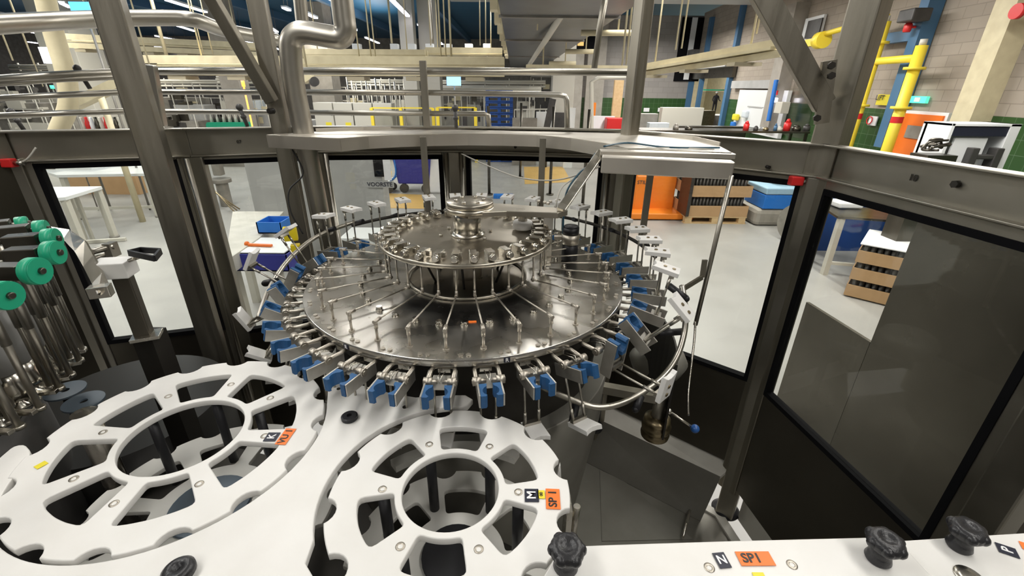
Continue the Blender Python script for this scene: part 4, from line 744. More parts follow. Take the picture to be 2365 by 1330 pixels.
# red clamps
for px, py, i, lab in ((1822, 412, 4, 'red safety switch on the beam left of the right steel post'), (48, 372, 0, 'red safety switch at the upper left corner of the leftmost window')):
    p = at_plane(px, py, E_[i], E_[i+1])+Vector((0, -.05, 0)); t = thing('safety_switch', tuple(p), lab, 'switch'); b = MB(); b.box(p, (.05, .03, .035)); b.build('switch_body', 'red', t, .004)
    b = MB(); b.cyl(p+Vector((.02, 0, 0)), p+Vector((.065, .0, 0)), .009, n=10); b.build('plunger', 'bright_steel', t)
    b = MB(); b.tube(smooth_path([p+Vector((.05, 0, 0)), p+Vector((.09, 0, .02)), p+Vector((.12, .02, .06))]), .004, 6); b.build('cable', 'cable_grey', t)
# handrails and pipes
rail = thing('handrail', (-.3, 2.36, ZB), 'three bar stainless handrail running behind the guard', 'railing')
def railtube(pts, r): b = MB(); b.tube(pts, r, 12); return b.build('rail', 'tube_steel', rail)
railtube([at_y(350, 164, 2.36), at_y(980, 164, 2.42), at_y(1455, 167, 2.36)], .017)
railtube([at_y(355, 212, 2.36)]+[at_y(980, 214, 2.42), at_y(1290, 219, 2.42), at_y(1305, 222, 2.42), at_y(1309, 232, 2.42), at_y(1310, 300, 2.42)], .014)
railtube([at_y(362, 257, 2.36), at_y(980, 262, 2.42), at_y(1118, 263, 2.42), at_y(1127, 266, 2.42), at_y(1130, 300, 2.42)], .013)
railtube([at_y(-60, 186, 2.0), at_y(140, 172, 2.2), at_y(262, 167, 2.3)], .015); railtube([at_y(-60, 196, 2.0), at_y(140, 183, 2.2), at_y(272, 177, 2.3)], .013)
railtube([at_y(-60, 230, 2.0), at_y(150, 219, 2.2), at_y(285, 213, 2.3)], .013); railtube([at_y(-60, 270, 2.0), at_y(150, 261, 2.2), at_y(292, 257, 2.3)], .013)
b = MB(); b.bar(at_y(347, 150, 2.32), at_y(372, 290, 2.32), .03, .05, up=(1, 0, 0)); b.build('end_plate', 'tube_steel', rail, .004)
for px0, py0, px1, py1, lab in ((178, 158, 208, 205, 'black cable clamp on the upper left handrail'), (25, 258, 55, 300, 'black cable clamp on the lower left handrail'), (553, 248, 572, 292, 'black clamp rod on the lowest rail left of the second post'), (1051, 250, 1054, 296, 'black knobbed rod on the lowest rail near the pallets')):
    b = MB(); b.tube([at_y(px0, py0, 2.26), at_y(px1, py1, 2.26)], .009, 8); b.ball(at_y(px0, py0, 2.26), .016, 10); b.ball(at_y((px0+px1)/2, (py0+py1)/2, 2.26), .013, 10); tag(b.build('rail_clamp', 'machine_dark'), lab, 'clamp')
def steel_pipe(pts, r, lab, k=8): b = MB(); b.tube(smooth_path(pts, k), r, 20); return tag(b.build('steel_pipe', 'tube_steel'), lab, 'pipe')
steel_pipe([at_y(748, 540, 2.12), at_y(700, 300, 2.12), at_y(680, 200, 2.12), at_y(671, 120, 2.12), at_y(674, 92, 2.12), at_y(688, 78, 2.12), at_y(712, 76, 2.12), at_y(760, 84, 2.12), at_y(786, 86, 2.12), at_y(797, 70, 2.12), at_y(794, 40, 2.12), at_y(785, -40, 2.12)], .044, 'thick shiny steel pipe with two elbows behind the turret cover')
steel_pipe([at_y(-50, 58, 1.9), at_y(120, 49, 2.2), at_y(290, 42, 2.45), at_y(410, 42, 2.6), at_y(455, 48, 2.65), at_y(520, 70, 2.8), at_y(640, 92, 3.1)], .036, 'steel pipe crossing the upper left behind the wide post')
steel_pipe([at_y(690, -30, 2.5), at_y(697, 40, 2.5), at_y(701, 72, 2.5)], .03, 'short upright steel pipe above the elbow of the thick pipe')
steel_pipe([at_y(990, -30, 9), at_y(1000, 100, 9)], .02, 'thin dropper pipe left of the grey housing')
tube_thing('top_strut', [at_y(1402, -30, 3.2), at_y(1386, 60, 3.2), at_y(1372, 162, 3.2)], .02, 'frame_steel', 'slim dark steel strut left of the middle post', 'strut')
# machine bed
bed = [tuple(p) for p in E_]
cx0, cy0 = -.2, 1.3
bi = [(cx0+(x-cx0)*.985, cy0+(y-cy0)*.985) for x, y in bed]+[(1.45, .1), (-2.1, .1)]
b = MB(); b.prism(bi, .0, .22); tag(b.build('machine_bed', 'bed_steel', bevel=.004), 'wet grey stainless machine bed plate under the turret', 'machine bed')
inn = [(cx0+(x-cx0)*.955, cy0+(y-cy0)*.955) for x, y in bed]
b = MB()
for i in range(3, 7):
    o1, o2, i1, i2 = bi[i], bi[i+1], inn[i], inn[i+1]; b.add([(*o1, .2205), (*o2, .2205), (*i2, .2205), (*i1, .2205), (*o1, .24), (*o2, .24), (*i2, .232), (*i1, .232)], [(3, 2, 1, 0), (4, 5, 6, 7), (0, 1, 5, 4), (2, 3, 7, 6), (1, 2, 6, 5), (3, 0, 4, 7)])
tag(b.build('bed_edge_strip', 'bed_edge'), 'pale edge strip of the machine bed along the right doors', 'edge strip')  # paler, slightly raised strip along the bed rim
b = MB(); q = [at_z(x, y, .222) for x, y in ((1385, 1085), (1440, 1110), (1600, 1245), (1390, 1250))]; b.prism([(p.x, p.y) for p in q], .221, .224); tag(b.build('bed_plate', 'bed_steel'), 'thin dark cover plate lying on the machine bed', 'plate')
tube_thing('drain_rod', [at_z(1598, 1162, .25), at_z(1577, 1240, .25)], .007, 'bright_steel', 'short bright rod lying on the bed left of the levelling foot', 'rod')
# stainless housing outside the nearest right door
def vbox(name, pts, z0, z1, m, lab, cat, bev=.004):
    b = MB(); b.prism(pts, z0, z1); return tag(b.build(name, m, bevel=bev), lab, cat)
a, c = at_z(1862, 697, .95), at_z(2010, 790, .95); d = (c-a)
vbox('steel_screen', [(a.x, a.y), (c.x, c.y), (c.x+.025, c.y), (a.x+.025, a.y)], .0, .95, 'sheet_steel', 'low dark stainless screen sheet just outside the right window', 'screen', .002)
a2 = at_z(2010, 790, .95); e = (a2-a).normalized()
vbox('steel_locker', [(a2.x, a2.y), (a2.x+.25, a2.y-1.0), (a2.x+1.2, a2.y-.9), (a2.x+1.1, a2.y+.25)], .0, 1.95, 'sheet_steel', 'tall dark stainless locker seen through the right window', 'locker')
vbox('side_cover', [(1.62, .95), (2.6, .95), (2.6, .2), (1.62, .2)], 1.6, 2.2, 'cover_steel', 'light steel cover outside the guard beam at the right edge', 'cover')
# near right upright
# ================================================================ rinser turret
TC = Vector((-.155, 1.435, 0)); ZD = 1.80; TR = .527; TH0 = -91.0
turret = thing('rinser_turret', (TC.x, TC.y, .22), 'large round stainless bottle rinser turret in the machine centre', 'rinser turret')
def TP(r, a, z): a = math.radians(a); return Vector((TC.x+r*math.cos(a), TC.y+r*math.sin(a), z))
b = MB(); b.lathe((TC.x, TC.y, 0), [(.2, ZD-.022), (TR-.002, ZD-.022), (TR, ZD-.02), (TR, ZD-.002), (TR-.002, ZD), (.2, ZD), (.2, ZD-.022)], 144)
for i in range(len(b.sm)): b.sm[i] = (i//144) in (1, 2, 3)
disc = b.build('turntable', 'turntable_steel', turret)
b = MB(); b.lathe((TC.x, TC.y, 0), [(.205, ZD+.001), (.205, ZD+.010), (.196, ZD+.010), (.196, ZD-.10), (.06, ZD-.10)], 72); b.build('inner_collar', 'plate_steel', turret)
b = MB(); b.lathe((TC.x, TC.y, 0), [(.28, 1.935), (.284, 1.938), (.284, 1.948), (.28, 1.95), (.05, 1.95)], 96, flat=False)
for i in range(len(b.sm)): b.sm[i] = (i//96) in (0, 1, 2)
b.lathe((TC.x, TC.y, 0), [(.05, 1.935), (.28, 1.935)], 96); b.build('upper_disc', 'plate_steel', turret)
b = MB(); b.cyl((TC.x, TC.y, 1.70), (TC.x, TC.y, 1.935), .05, n=32); b.lathe((TC.x, TC.y, 0), [(.11, 1.75), (.11, 1.775), (.05, 1.79)], 40); b.build('lower_shaft', 'cast_steel', turret)
for k in range(6): b = MB(); b.tube([TP(.10, k*60+30, 1.76), TP(.17, k*60+30, 1.93)], .004, 6); b.build('stay_rod', 'dark_steel', turret)
b = MB(); b.cyl((TC.x+.005, TC.y, 1.95), (TC.x+.005, TC.y, 2.045), .045, n=40); b.lathe((TC.x+.005, TC.y, 0), [(.058, 1.951), (.058, 1.956), (.041, 1.962)], 40); sh = b.build('centre_shaft', 'bright_steel', turret)
b = MB(); b.lathe((TC.x+.015, TC.y, 0), [(.074, 2.045), (.076, 2.047), (.076, 2.060), (.074, 2.062), (.001, 2.062)], 56)
b.lathe((TC.x+.015, TC.y, 0), [(.001, 2.0445), (.074, 2.045)], 56); b.lathe((TC.x+.015, TC.y, 0), [(.078, 2.03), (.078, 2.045)], 56); fl = b.build('top_flange', 'plate_steel', turret)
for k in range(6):
    a = k*60+10; b = MB(); p = Vector((TC.x+.015+.045*math.cos(math.radians(a)), TC.y+.045*math.sin(math.radians(a)), 2.062)); b.cyl(p, p+Vector((0, 0, .007)), .0065, n=6); b.build('bolt', 'bright_steel', fl)
for k in range(6):
    a = k*60+20; b = MB(); p = TP(.085, a, 1.951); b.cyl(p, p+Vector((0, 0, .007)), .006, n=6); b.build('shaft_bolt', 'bright_steel', turret)
for k in range(32):
    a = TH0+11.25*k; rad = Vector((math.cos(math.radians(a)), math.sin(math.radians(a)), 0)); tan = Vector((-rad.y, rad.x, 0)); up = Vector((0, 0, 1))
    # rinse pipe : hole - riser - elbow - radial - inner riser
    b = MB(); b.cyl(TP(.478, a, ZD+.0), TP(.478, a, ZD+.003), .008, n=14); b.tube([TP(.478, a, ZD), TP(.478, a, ZD+.052)], .0036, 10); b.tube([TP(.484, a, ZD+.054), TP(.46, a, ZD+.0555)], .0054, 10); b.tube([TP(.478, a, ZD+.056), TP(.478, a, ZD+.034)], .0053, 10)
    b.tube([TP(.47, a, ZD+.055), TP(.268, a, ZD+.052)], .0023, 8); b.tube([TP(.284, a, ZD+.053), TP(.262, a, ZD+.051)], .0042, 8); b.tube([TP(.268, a, ZD+.046), TP(.268, a, ZD+.064)], .0044, 8)
    b.tube([TP(.268, a, ZD+.05), TP(.268, a, 1.936)], .0029, 8); b.build('rinse_pipe', 'cast_steel', turret)
    # valve block on the upper disc
    B3 = Matrix((rad, tan, up)).transposed(); b = MB(); c = TP(.247, a, 1.962)
    b.box(c, (.036, .021, .026), R=B3); b.cyl(c+rad*.015, c+rad*.036, .0085, n=12); b.cyl(c+rad*.023, c+rad*.030, .0115, n=6); b.cyl(c-rad*.015, c-rad*.03, .0075, n=12); b.cyl(c-rad*.022, c-rad*.027, .010, n=6)
    b.box(c-rad*.008+tan*.012, (.012, .01, .016), R=B3); b.build('valve_block', 'bright_steel', turret, .001)
    # rim screws
    b = MB()
    for da in (-1.1, 1.1): p = TP(.508, a+5.6+da, ZD); b.cyl(p, p+Vector((0, 0, .003)), .0065, n=6)
    b.build('rim_screws', 'cast_steel', turret)
    if k % 1 == 0: p = TP(.355, a+5, ZD); b = MB(); b.cyl(p, p+Vector((0, 0, .004)), .0105, n=16); b.cyl(p+Vector((0, 0, .004)), p+Vector((0, 0, .012)), .0088, n=8); b.build('plate_bolt', 'bright_steel', turret)
# orange sticker and R labels
p = at_z(1091, 743, ZD+.001); t = MB(); t.box((p.x, p.y, ZD+.001), (.022, .011, .0012), math.radians(8)); t.build('orange_label', 'label_orange', turret)
for px, py in ((1171, 827), (799, 801)):
    best = None
    for a10 in range(-1700, -100):
        q = TP(TR+.0015, a10/10, ZD-.011); r = q-O; u2 = r.x; v = r.z
        z_ = r.y*cp-r.z*sp; sx = CW/2+(r.x*c_+(r.y*sp+r.z*cp)*s_)*CF/z_
        if best is None or abs(sx-px) < best[0]: best = (abs(sx-px), a10/10)
    a = best[1]; rad = Vector((math.cos(math.radians(a)), math.sin(math.radians(a)), 0)); tan = Vector((-rad.y, rad.x, 0))
    b = MB(); b.box(TP(TR+.001, a, ZD-.011), (.0015, .016, .014), R=Matrix((rad, tan, Vector((0, 0, 1)))).transposed()); l = b.build('letter_plate', 'label_black', turret); text('R', 'letter', frame3(TP(TR+.0022, a, ZD-.011), tan, (0, 0, 1)), .014, 'ink_white', l)
# grippers
PHS = {0: 0, 1: 0, 2: 3, 3: 18, 4: 84, 5: 138, 6: 168, 7: 178, 22: 174, 23: 148, 24: 120, 25: 64, 26: 34, 27: 16, 28: 7, 29: 2, 30: 0, 31: 0}
for k in range(32):
    a = TH0+11.25*k; rad = Vector((math.cos(math.radians(a)), math.sin(math.radians(a)), 0)); tan = Vector((-rad.y, rad.x, 0)); up = Vector((0, 0, 1))
    F = Matrix((rad, tan, up)).transposed().to_4x4(); F.translation = TP(0, 0, 1.775)+Vector((-0, 0, 0)); F.translation = Vector((TC.x, TC.y, 1.772))
    b = MB()
    b.tube([(.572, -.029, 0), (.53, -.029, 0), (.518, -.025, 0), (.514, -.015, 0), (.514, .015, 0), (.518, .025, 0), (.53, .029, 0), (.572, .029, 0)], .0055, 8, T=F)
    for s_1 in (-1, 1): b.cyl((.577, s_1*.018, 0), (.577, s_1*.038, 0), .0105, n=16, T=F); b.cyl((.577, s_1*.006, 0), (.577, s_1*.0395, 0), .0055, n=10, T=F)
    g = b.build('gripper', 'cast_steel', turret)
    b = MB(); b.tube([(.54, -.006, .002), (.575, -.004, .012), (.588, .0, .004), (.575, .004, .014), (.54, .006, .002)], .0016, 6, T=F); b.box((.49, 0, -.008), (.06, .03, .012), T=F); b.build('spring', 'bright_steel', g)
    ph = math.radians(PHS.get(k, 180)); cs, sn = math.cos(ph), math.sin(ph)
    # local axes: A = rods direction (down at phase 0, outward at 90), Bv = pad direction (outward at 0, up at 90)
    A = Vector((sn, 0, -cs)); Bv = Vector((cs, 0, sn)); J = Matrix((Bv, (0, 1, 0), Bv.cross(Vector((0, 1, 0))))).transposed().to_4x4()
    # third axis of J (Bv x tan) = direction opposite A or A
    third = Bv.cross(Vector((0, 1, 0))); sg = 1 if third.dot(A) > 0 else -1
    J.translation = Vector((.597, 0, .002)); G = F @ J
    hw = .031 if k == 0 or k > 26 else .025
    def pt(bb, tt, aa): return (bb, tt, sg*aa)
    b = MB()
    for s_1 in (-1, 1): b.box(pt(-.012, s_1*(hw+.0025), .0155), (.104, .004, .033), T=G)
    b.box(pt(-.035, 0, .014), (.03, .042, .02), T=G); b.build('jaw_plates', 'plate_alu', g, .0006)
    for s_1 in (-1, 1):
        b = MB(); arcp = [(u, s_1*(hw-v)) for u, v in ((-.004, .0), (.042, .0), (.042, .012), (.037, .015), (.032, .009), (.025, .006), (.018, .0065), (.011, .010), (.005, .017), (-.004, .018))]
        b.prism(arcp, min(0, sg*.031)-.001, max(0, sg*.031)+.001, T=G); b.build('rubber_pad', 'pad_blue', g)
    b = MB(); L = .160
    for s_1 in (-1, 1): b.cyl(pt(-.038, s_1*.019, .012), pt(-.032, s_1*.019, L), .003, n=8, T=G); b.cyl(pt(-.033, s_1*.019, L-.04), pt(-.032, s_1*.019, L-.012), .0044, n=8, T=G)
    b.box(pt(-.034, 0, L-.004), (.014, .046, .008), T=G); b.box(pt(-.036, 0, .030), (.012, .046, .006), T=G); b.build('guide_rods', 'tube_steel', g)
    b = MB(); o = [(-.050, -.025), (.026, -.025), (.020, -.014), (.017, 0), (.020, .014), (.026, .025), (-.050, .025)]
    z0, z1 = sorted((sg*L, sg*(L+.013))); b.prism(o, z0, z1, T=G)
    b.build('guide_block', 'plastic_white', g, .001)
    b = MB()
    for bb in (-.033, -.008): b.cyl(pt(bb, 0, L+.0125), pt(bb, 0, L+.0155), .005, n=10, T=G)
    b.build('block_screws', 'brass', g)
# body under the turntable
b = MB(); b.lathe((TC.x, TC.y, 0), [(.30, .22), (.30, 1.25), (.44, 1.33), (.46, 1.60), (.44, 1.66), (.47, 1.70), (.47, 1.76), (.50, 1.775), (.2, 1.777)], 72); b.build('drum', 'dark_steel', turret)
b = MB(); b.lathe((TC.x, TC.y, 0), [(.415, .75), (.43, .76), (.50, 1.32), (.505, 1.5), (.5, 1.502)], 72); b.build('splash_skirt', 'bed_steel', turret)
# torque arm with support column and roller
arm = thing('torque_arm', (.15, 1.55, 1.80), 'flat steel torque arm reaching right from the central flange', 'arm')
zA = 2.035
P0 = Vector((TC.x+.015, TC.y, zA)); P1 = at_z(1215, 470, zA); P2 = at_z(1300, 487, zA)
b = MB(); o = [(P0.x, P0.y+.075), (P0.x+.12, P0.y+.05), (P2.x-.02, P2.y+.02), (P2.x+.015, P2.y-.01), (P2.x-.02, P2.y-.05), (P0.x+.12, P0.y-.045), (P0.x, P0.y-.075)]
b.prism(o, zA-.012, zA+.006); b.build('arm_plate', 'plate_steel', arm, .002)
p = at_z(1208, 475, zA); b = MB(); b.cyl((p.x, p.y, 1.975), (p.x, p.y, zA-.012), .016, n=16); b.build('roller_pin', 'cast_steel', arm)
b = MB(); b.lathe((p.x, p.y, 1.955), [(.028, 0), (.034, .004), (.034, .024), (.030, .028), (.014, .029)], 32); b.build('roller', 'plastic_white', arm)
p = at_z(1265, 478, zA); b = MB(); b.box((p.x+.0, p.y, 1.93), (.034, .034, .2), math.radians(10)); b.build('support_column', 'bright_steel', arm, .002)
b = MB(); q = at_z(1310, 485, zA+.01); b.bar(q+Vector((-.02, 0, 0)), at_y(1390, 350, 1.68), .012, .03, up=(1, 0, 0)); b.build('strut', 'bright_steel', arm, .002)
b = MB()
for dx, dy in ((0, 0), (.02, .012), (-.02, .015), (.01, -.015)): pp = at_z(1258, 470, zA+.006); b.cyl((pp.x+dx, pp.y+dy, zA+.006), (pp.x+dx, pp.y+dy, zA+.014), .006, n=6)
b.build('arm_bolts', 'cast_steel', arm)
# black sensor can with beige band
p = at_z(1317, 560, 1.87); s = thing('sensor_can', (p.x, p.y, 1.80), 'black cylindrical sensor with beige band right of the arm column', 'sensor')
b = MB(); b.cyl((p.x, p.y, 1.805), (p.x, p.y, 1.87), .03, n=28); b.cyl((p.x, p.y, 1.902), (p.x, p.y, 1.93), .03, n=28); b.lathe((p.x, p.y, 1.93), [(.03, 0), (.024, .006), (.001, .006)], 28); b.build('housing', 'rubber', s)
b = MB(); b.cyl((p.x, p.y, 1.868), (p.x, p.y, 1.904), .033, n=28); b.box((p.x-.03, p.y+.01, 1.886), (.06, .02, .012)); b.build('band', 'cast_steel', s)
# curved guide rail around the turret (steers the grippers) with black clamps
gr = thing('guide_rail', (TC.x, TC.y, 1.70), 'bent round steel guide rail with black clamps around the turret', 'guide rail')
pts = [at_z(1225, 880, 1.66), at_z(1300, 915, 1.64), at_z(1380, 940, 1.62), at_z(1450, 925, 1.62), at_z(1520, 880, 1.64), at_z(1560, 830, 1.68), at_z(1580, 770, 1.74), at_z(1583, 715, 1.80), at_z(1575, 660, 1.85)]
b = MB(); b.tube(smooth_path(pts, 8), .0085, 12); b.build('front_rail', 'tube_steel', gr)
pts = [TP(.665+.03*math.sin(i/11*PI), 5+i*12.5, 1.855) for i in range(12)]
b = MB(); b.tube(smooth_path(pts, 4), .007, 10); b.build('rear_rail', 'dark_steel', gr)
pts = [TP(.69, 140, 1.86), TP(.70, 155, 1.84), TP(.70, 168, 1.80), TP(.695, 180, 1.75), TP(.69, 192, 1.70)]
b = MB(); b.tube(smooth_path(pts, 6), .0085, 12); b.build('left_rail', 'tube_steel', gr)
def clamp(p, q, r=.011): b = MB(); b.cyl(p, q, r, n=12); b.ball(q, r*.9, 12); b.build('rail_clamp', 'rubber', gr)
for (x0, y0, z0, x1, y1, z1) in ((1480, 915, 1.62, 1468, 945, 1.60), (1520, 770, 1.72, 1580, 765, 1.72), (1545, 660, 1.85, 1585, 690, 1.83), (1330, 935, 1.60, 1322, 975, 1.58)):
    clamp(at_z(x0, y0, z0), at_z(x1, y1, z1))
for a in (15, 32, 50, 68, 88, 108, 124, 138, 150): clamp(TP(.66, a, 1.865), TP(.70, a+1, 1.85)  , .009)
clamp(TP(.68, 178, 1.76), TP(.73, 178, 1.75), .012)
# yellow tag block on the left rear gripper
p = at_z(672, 545, 1.84); b = MB(); b.box((p.x, p.y, 1.85), (.05, .03, .055), math.radians(20)); b.box((p.x+.01, p.y-.0, 1.79), (.035, .03, .03), math.radians(20)); tag(b.build('yellow_block', 'yellow', bevel=.002), 'bright yellow plastic block at the rear left of the turret', 'block')
# drip cover above the rear
cover = thing('drip_cover', (TC.x, TC.y+.8, 2.15), 'curved light steel drip cover spanning the rear of the turret', 'cover')
o = [tuple(at_z(615, 311, 2.2))[:2], tuple(at_z(785, 319, 2.2))[:2]]+[tuple(at_z(x, y, 2.2))[:2] for x, y in ((850, 314), (920, 311), (1000, 309), (1080, 308), (1160, 309), (1240, 311), (1320, 318), (1400, 330), (1450, 342))]+[tuple(at_z(x, y, 2.2))[:2] for x, y in ((1690, 352), (1662, 337), (1600, 322), (1500, 311), (1400, 304.5), (1250, 300), (1100, 298), (950, 298), (840, 300), (730, 304))]
pl = plate('cover_plate', o, [], 2.197, 2.2, 'cover_steel', cover, .0005)
b = MB()
fr = [Vector((x, y, 0)) for x, y in o[:11]]
for u, v in zip(fr[:-1], fr[1:]): b.bar(u+Vector((0, 0, 2.172)), v+Vector((0, 0, 2.172)), .003, .05)
b.build('front_skirt', 'cover_steel', cover)
b = MB(); bk = [Vector((x, y, 0)) for x, y in o[12:]]
for u, v in zip(bk[:-1], bk[1:]): b.bar(u+Vector((0, 0, 2.205)), v+Vector((0, 0, 2.205)), .004, .018)
b.build('rear_lip', 'cover_steel', cover)
a, c = at_z(1390, 350, 2.195), at_z(1702, 357, 2.195); b = MB(); b.bar(a+Vector((0, .03, -.006)), c+Vector((0, .03, -.006)), .06, .016); b.build('support_bar', 'cover_steel', cover, .002)
a, c = at_y(1389, 378, 1.50), at_y(1690, 392, 1.42); b = MB(); b.bar(a, c, .05, a.z-at_y(1389, 396, 1.5).z+.028); b.build('drip_tray', 'cover_steel', cover, .004)
for px, yy, y1 in ((979, 2.06, 470), (1253, 2.06, 475), (1510, 1.98, 470)):
    p = at_y(px, 345, yy); q = at_y(px, y1, yy); b = MB(); b.bar((p.x, p.y, 2.195), (p.x, p.y, 1.75), .028, .012, up=(0, 1, 0)); b.build('hanger', 'frame_steel', cover, .001)
tube_thing('shield_edge', [at_y(1689, 405, 1.40), at_y(1640, 610, 1.40), at_y(1606, 750, 1.40)], .0075, 'tube_steel', 'thin upright rod from the drip tray down to the splash shield', 'rod')
q1, q2, q3 = at_y(1628, 600, 1.38), at_y(1622, 640, 1.38), at_y(1570, 672, 1.34)
b = MB(); b.bar(q1, q2, .008, .016, up=(1, 0, 0)); b.bar(q2, q3, .008, .016, up=(0, 0, 1)); tag(b.build('rail_bracket', 'frame_steel'), 'bent steel bracket joining the thin rod and the guide rail', 'bracket')
b = MB(); pts = [at_y(1606, 740, 1.40), at_y(1603, 790, 1.36), at_y(1590, 900, 1.25), at_y(1590, 960, 1.2)]
sp1 = thing('splash_shield', (.5, 1.3, .9), 'dark curved splash shield behind the right grippers', 'shield'); b.tube(smooth_path(pts), .004, 6); b.build('shield_rim', 'bright_steel', sp1)
b = MB(); R0 = .80
for i in range(10):
    a0, a1 = math.radians(-22+i*4), math.radians(-22+(i+1)*4); u = Vector((TC.x+.72*math.cos(a0), TC.y+.72*math.sin(a0), 0)); v = Vector((TC.x+.72*math.cos(a1), TC.y+.72*math.sin(a1), 0)); b.bar(u+Vector((0, 0, 1.47)), v+Vector((0, 0, 1.47)), .006, .3)
b.build('shield_sheet', 'dark_steel', sp1)
p = at_y(1383, 925, 2.02); b = MB(); b.cyl((p.x, p.y, .62), (p.x, p.y, 1.1), .02, n=16); b.ball((p.x, p.y, .62), .04); b.bar((p.x, p.y, 1.08), (p.x-.2, p.y-.3, 1.08), .03, .03); b.build('stay_leg', 'rubber', sp1)
# cables
def cable(pts, r, m, lab): b = MB(); b.tube(smooth_path(pts, 8), r, 8); return tag(b.build('cable', m), lab, 'cable')
cable([at_z(1395, 338, 2.205), at_z(1450, 330, 2.205), at_z(1540, 340, 2.205), at_z(1662, 341, 2.205)], .0035, 'hose_blue', 'dark blue air hose lying on the drip cover')
cable([at_z(1398, 342, 2.205), at_z(1470, 343, 2.204), at_z(1560, 341, 2.204), at_z(1650, 345, 2.204)], .002, 'cable_grey', 'thin grey cable beside the blue hose on the drip cover')
cable([at_y(1395, 345, 1.7), at_y(1362, 380, 1.7), at_y(1338, 400, 1.65), at_y(1310, 440, 1.6), at_y(1302, 490, 1.6), at_y(1300, 560, 1.6)], .0035, 'hose_blue', 'blue hose curling down beside the strut to the sensor')
cable([at_y(1066, 355, 2.2), at_y(1120, 380, 2.1), at_y(1200, 410, 1.9), at_y(1290, 415, 1.8), at_y(1385, 385, 1.7)], .003, 'cable_grey', 'pale cable sagging between the middle door post and the strut')
cable([at_y(1350, 400, 1.7), at_y(1300, 430, 1.65), at_y(1285, 470, 1.6), at_y(1285, 490, 1.6)], .003, 'cable_grey', 'short pale cable dropping to the end of the arm')
cable([at_y(675, 345, 2.05), at_y(700, 400, 2.05), at_y(668, 440, 2.02), at_y(672, 490, 2.0), at_y(700, 540, 2.0)], .0035, 'cable', 'black cable looping in front of the second post')
b = MB(); b.bar(at_y(1378, 355, 1.67), at_y(1350, 400, 1.67), .014, .014); tag(b.build('hose_coupling', 'hose_blue', bevel=.002), 'dark teal coupling clipped to the slanting strut', 'coupling')
# ================================================================ star wheels and guides
ZP = 1.68
def star(name, c, R, n, off, nsp, spoff, rin, rc0, rc1, z1, th, m, pr, label, screws, rods, zlow):
    t = thing(name, (c[0], c[1], z1-th), label, 'star wheel')
    out = []; pitch = 360/n; hw = math.degrees(pr/R)
    for k in range(n):
        a = off+k*pitch; nx = a+pitch
        pc = Vector((c[0]+(R+pr*.32)*math.cos(math.radians(a)), c[1]+(R+pr*.32)*math.sin(math.radians(a))))
        for j in range(9):  # concave pocket
            q = math.radians(a+180)+math.radians(-68+136*(8-j)/8)*1; out.append((pc.x+pr*math.cos(q), pc.y+pr*math.sin(q)))
        for j in range(1, 6):
            q = math.radians(a+hw*1.02+(pitch-2*hw*1.02)*j/6); out.append((c[0]+R*math.cos(q), c[1]+R*math.sin(q)))
    hole = arc(c, rin, 0, 354, 59); cuts = []
    for k in range(nsp):
        a = spoff+k*360/nsp; h0 = 180/nsp
        w0 = math.degrees(.017/rc0) if nsp == 8 else math.degrees(.017/rc0); w1 = math.degrees((.024 if nsp == 8 else .034)/rc1)
        A = [(c[0]+rc0*math.cos(math.radians(x)), c[1]+rc0*math.sin(math.radians(x))) for x in (a-h0+w0, a-h0/2+w0/2, a, a+h0/2-w0/2, a+h0-w0)]
        B_ = [(c[0]+rc1*math.cos(math.radians(x)), c[1]+rc1*math.sin(math.radians(x))) for x in (a+h0-w1, a+h0/2-w1/2, a, a-h0/2+w1/2, a-h0+w1)]
        poly = A+B_; cuts.append(rounded(poly, .012, 3))
    top = plate('upper_plate', out, [hole]+cuts, z1-th, z1, m, t, .002)
    for a, r in screws:
        p = Vector((c[0]+r*math.cos(math.radians(a)), c[1]+r*math.sin(math.radians(a)), z1)); b = MB(); b.lathe(p, [(.0085, -.002), (.0085, .0006), (.0045, .0006), (.0035, -.001), (.001, -.001)], 20); b.build('screw', 'cast_steel', t)
        if rods: b = MB(); b.cyl((p.x, p.y, zlow+.012), (p.x, p.y, z1-th+.001), .0115, n=16); b.build('spacer_rod', 'rubber', t)
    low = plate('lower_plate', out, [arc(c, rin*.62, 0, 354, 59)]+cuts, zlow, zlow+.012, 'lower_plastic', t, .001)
    b = MB(); b.cyl((c[0], c[1], zlow-.08), (c[0], c[1], zlow+.02), rin*.75, n=32); b.build('hub_disc', 'grey_disc' if nsp == 8 else 'rubber', t)
    return t, top
KC, MC = (-.735, .779), (-.116, .638)
K, ktop = star('star_wheel', KC, .2945, 16, 8.5+11.25*0, 8, 22, .120, .135, .232, ZP, .016, 'plastic', .030, 'left larger white star wheel marked K and VU 1', [(134, .184), (90, .184), (45, .184), (-1, .184), (-48, .184), (-92, .184), (-136, .184), (179, .184)], False, 1.44)
for a in (100, 40, 152): p = Vector((KC[0]+.15*math.cos(math.radians(a)), KC[1]+.15*math.sin(math.radians(a)), 0)); b = MB(); b.cyl((p.x, p.y, 1.452), (p.x, p.y, ZP-.016), .011, n=16); b.build('spacer_rod', 'rubber', K)
M_, mtop = star('star_wheel', MC, .233, 12, 13, 6, 87, .094, .108, .176, ZP, .016, 'plastic', .030, 'right smaller white star wheel marked M and SP 1', [(118, .133), (58, .133), (-178.5, .133), (-3, .133), (-120, .141), (-63, .141)], True, 1.47)
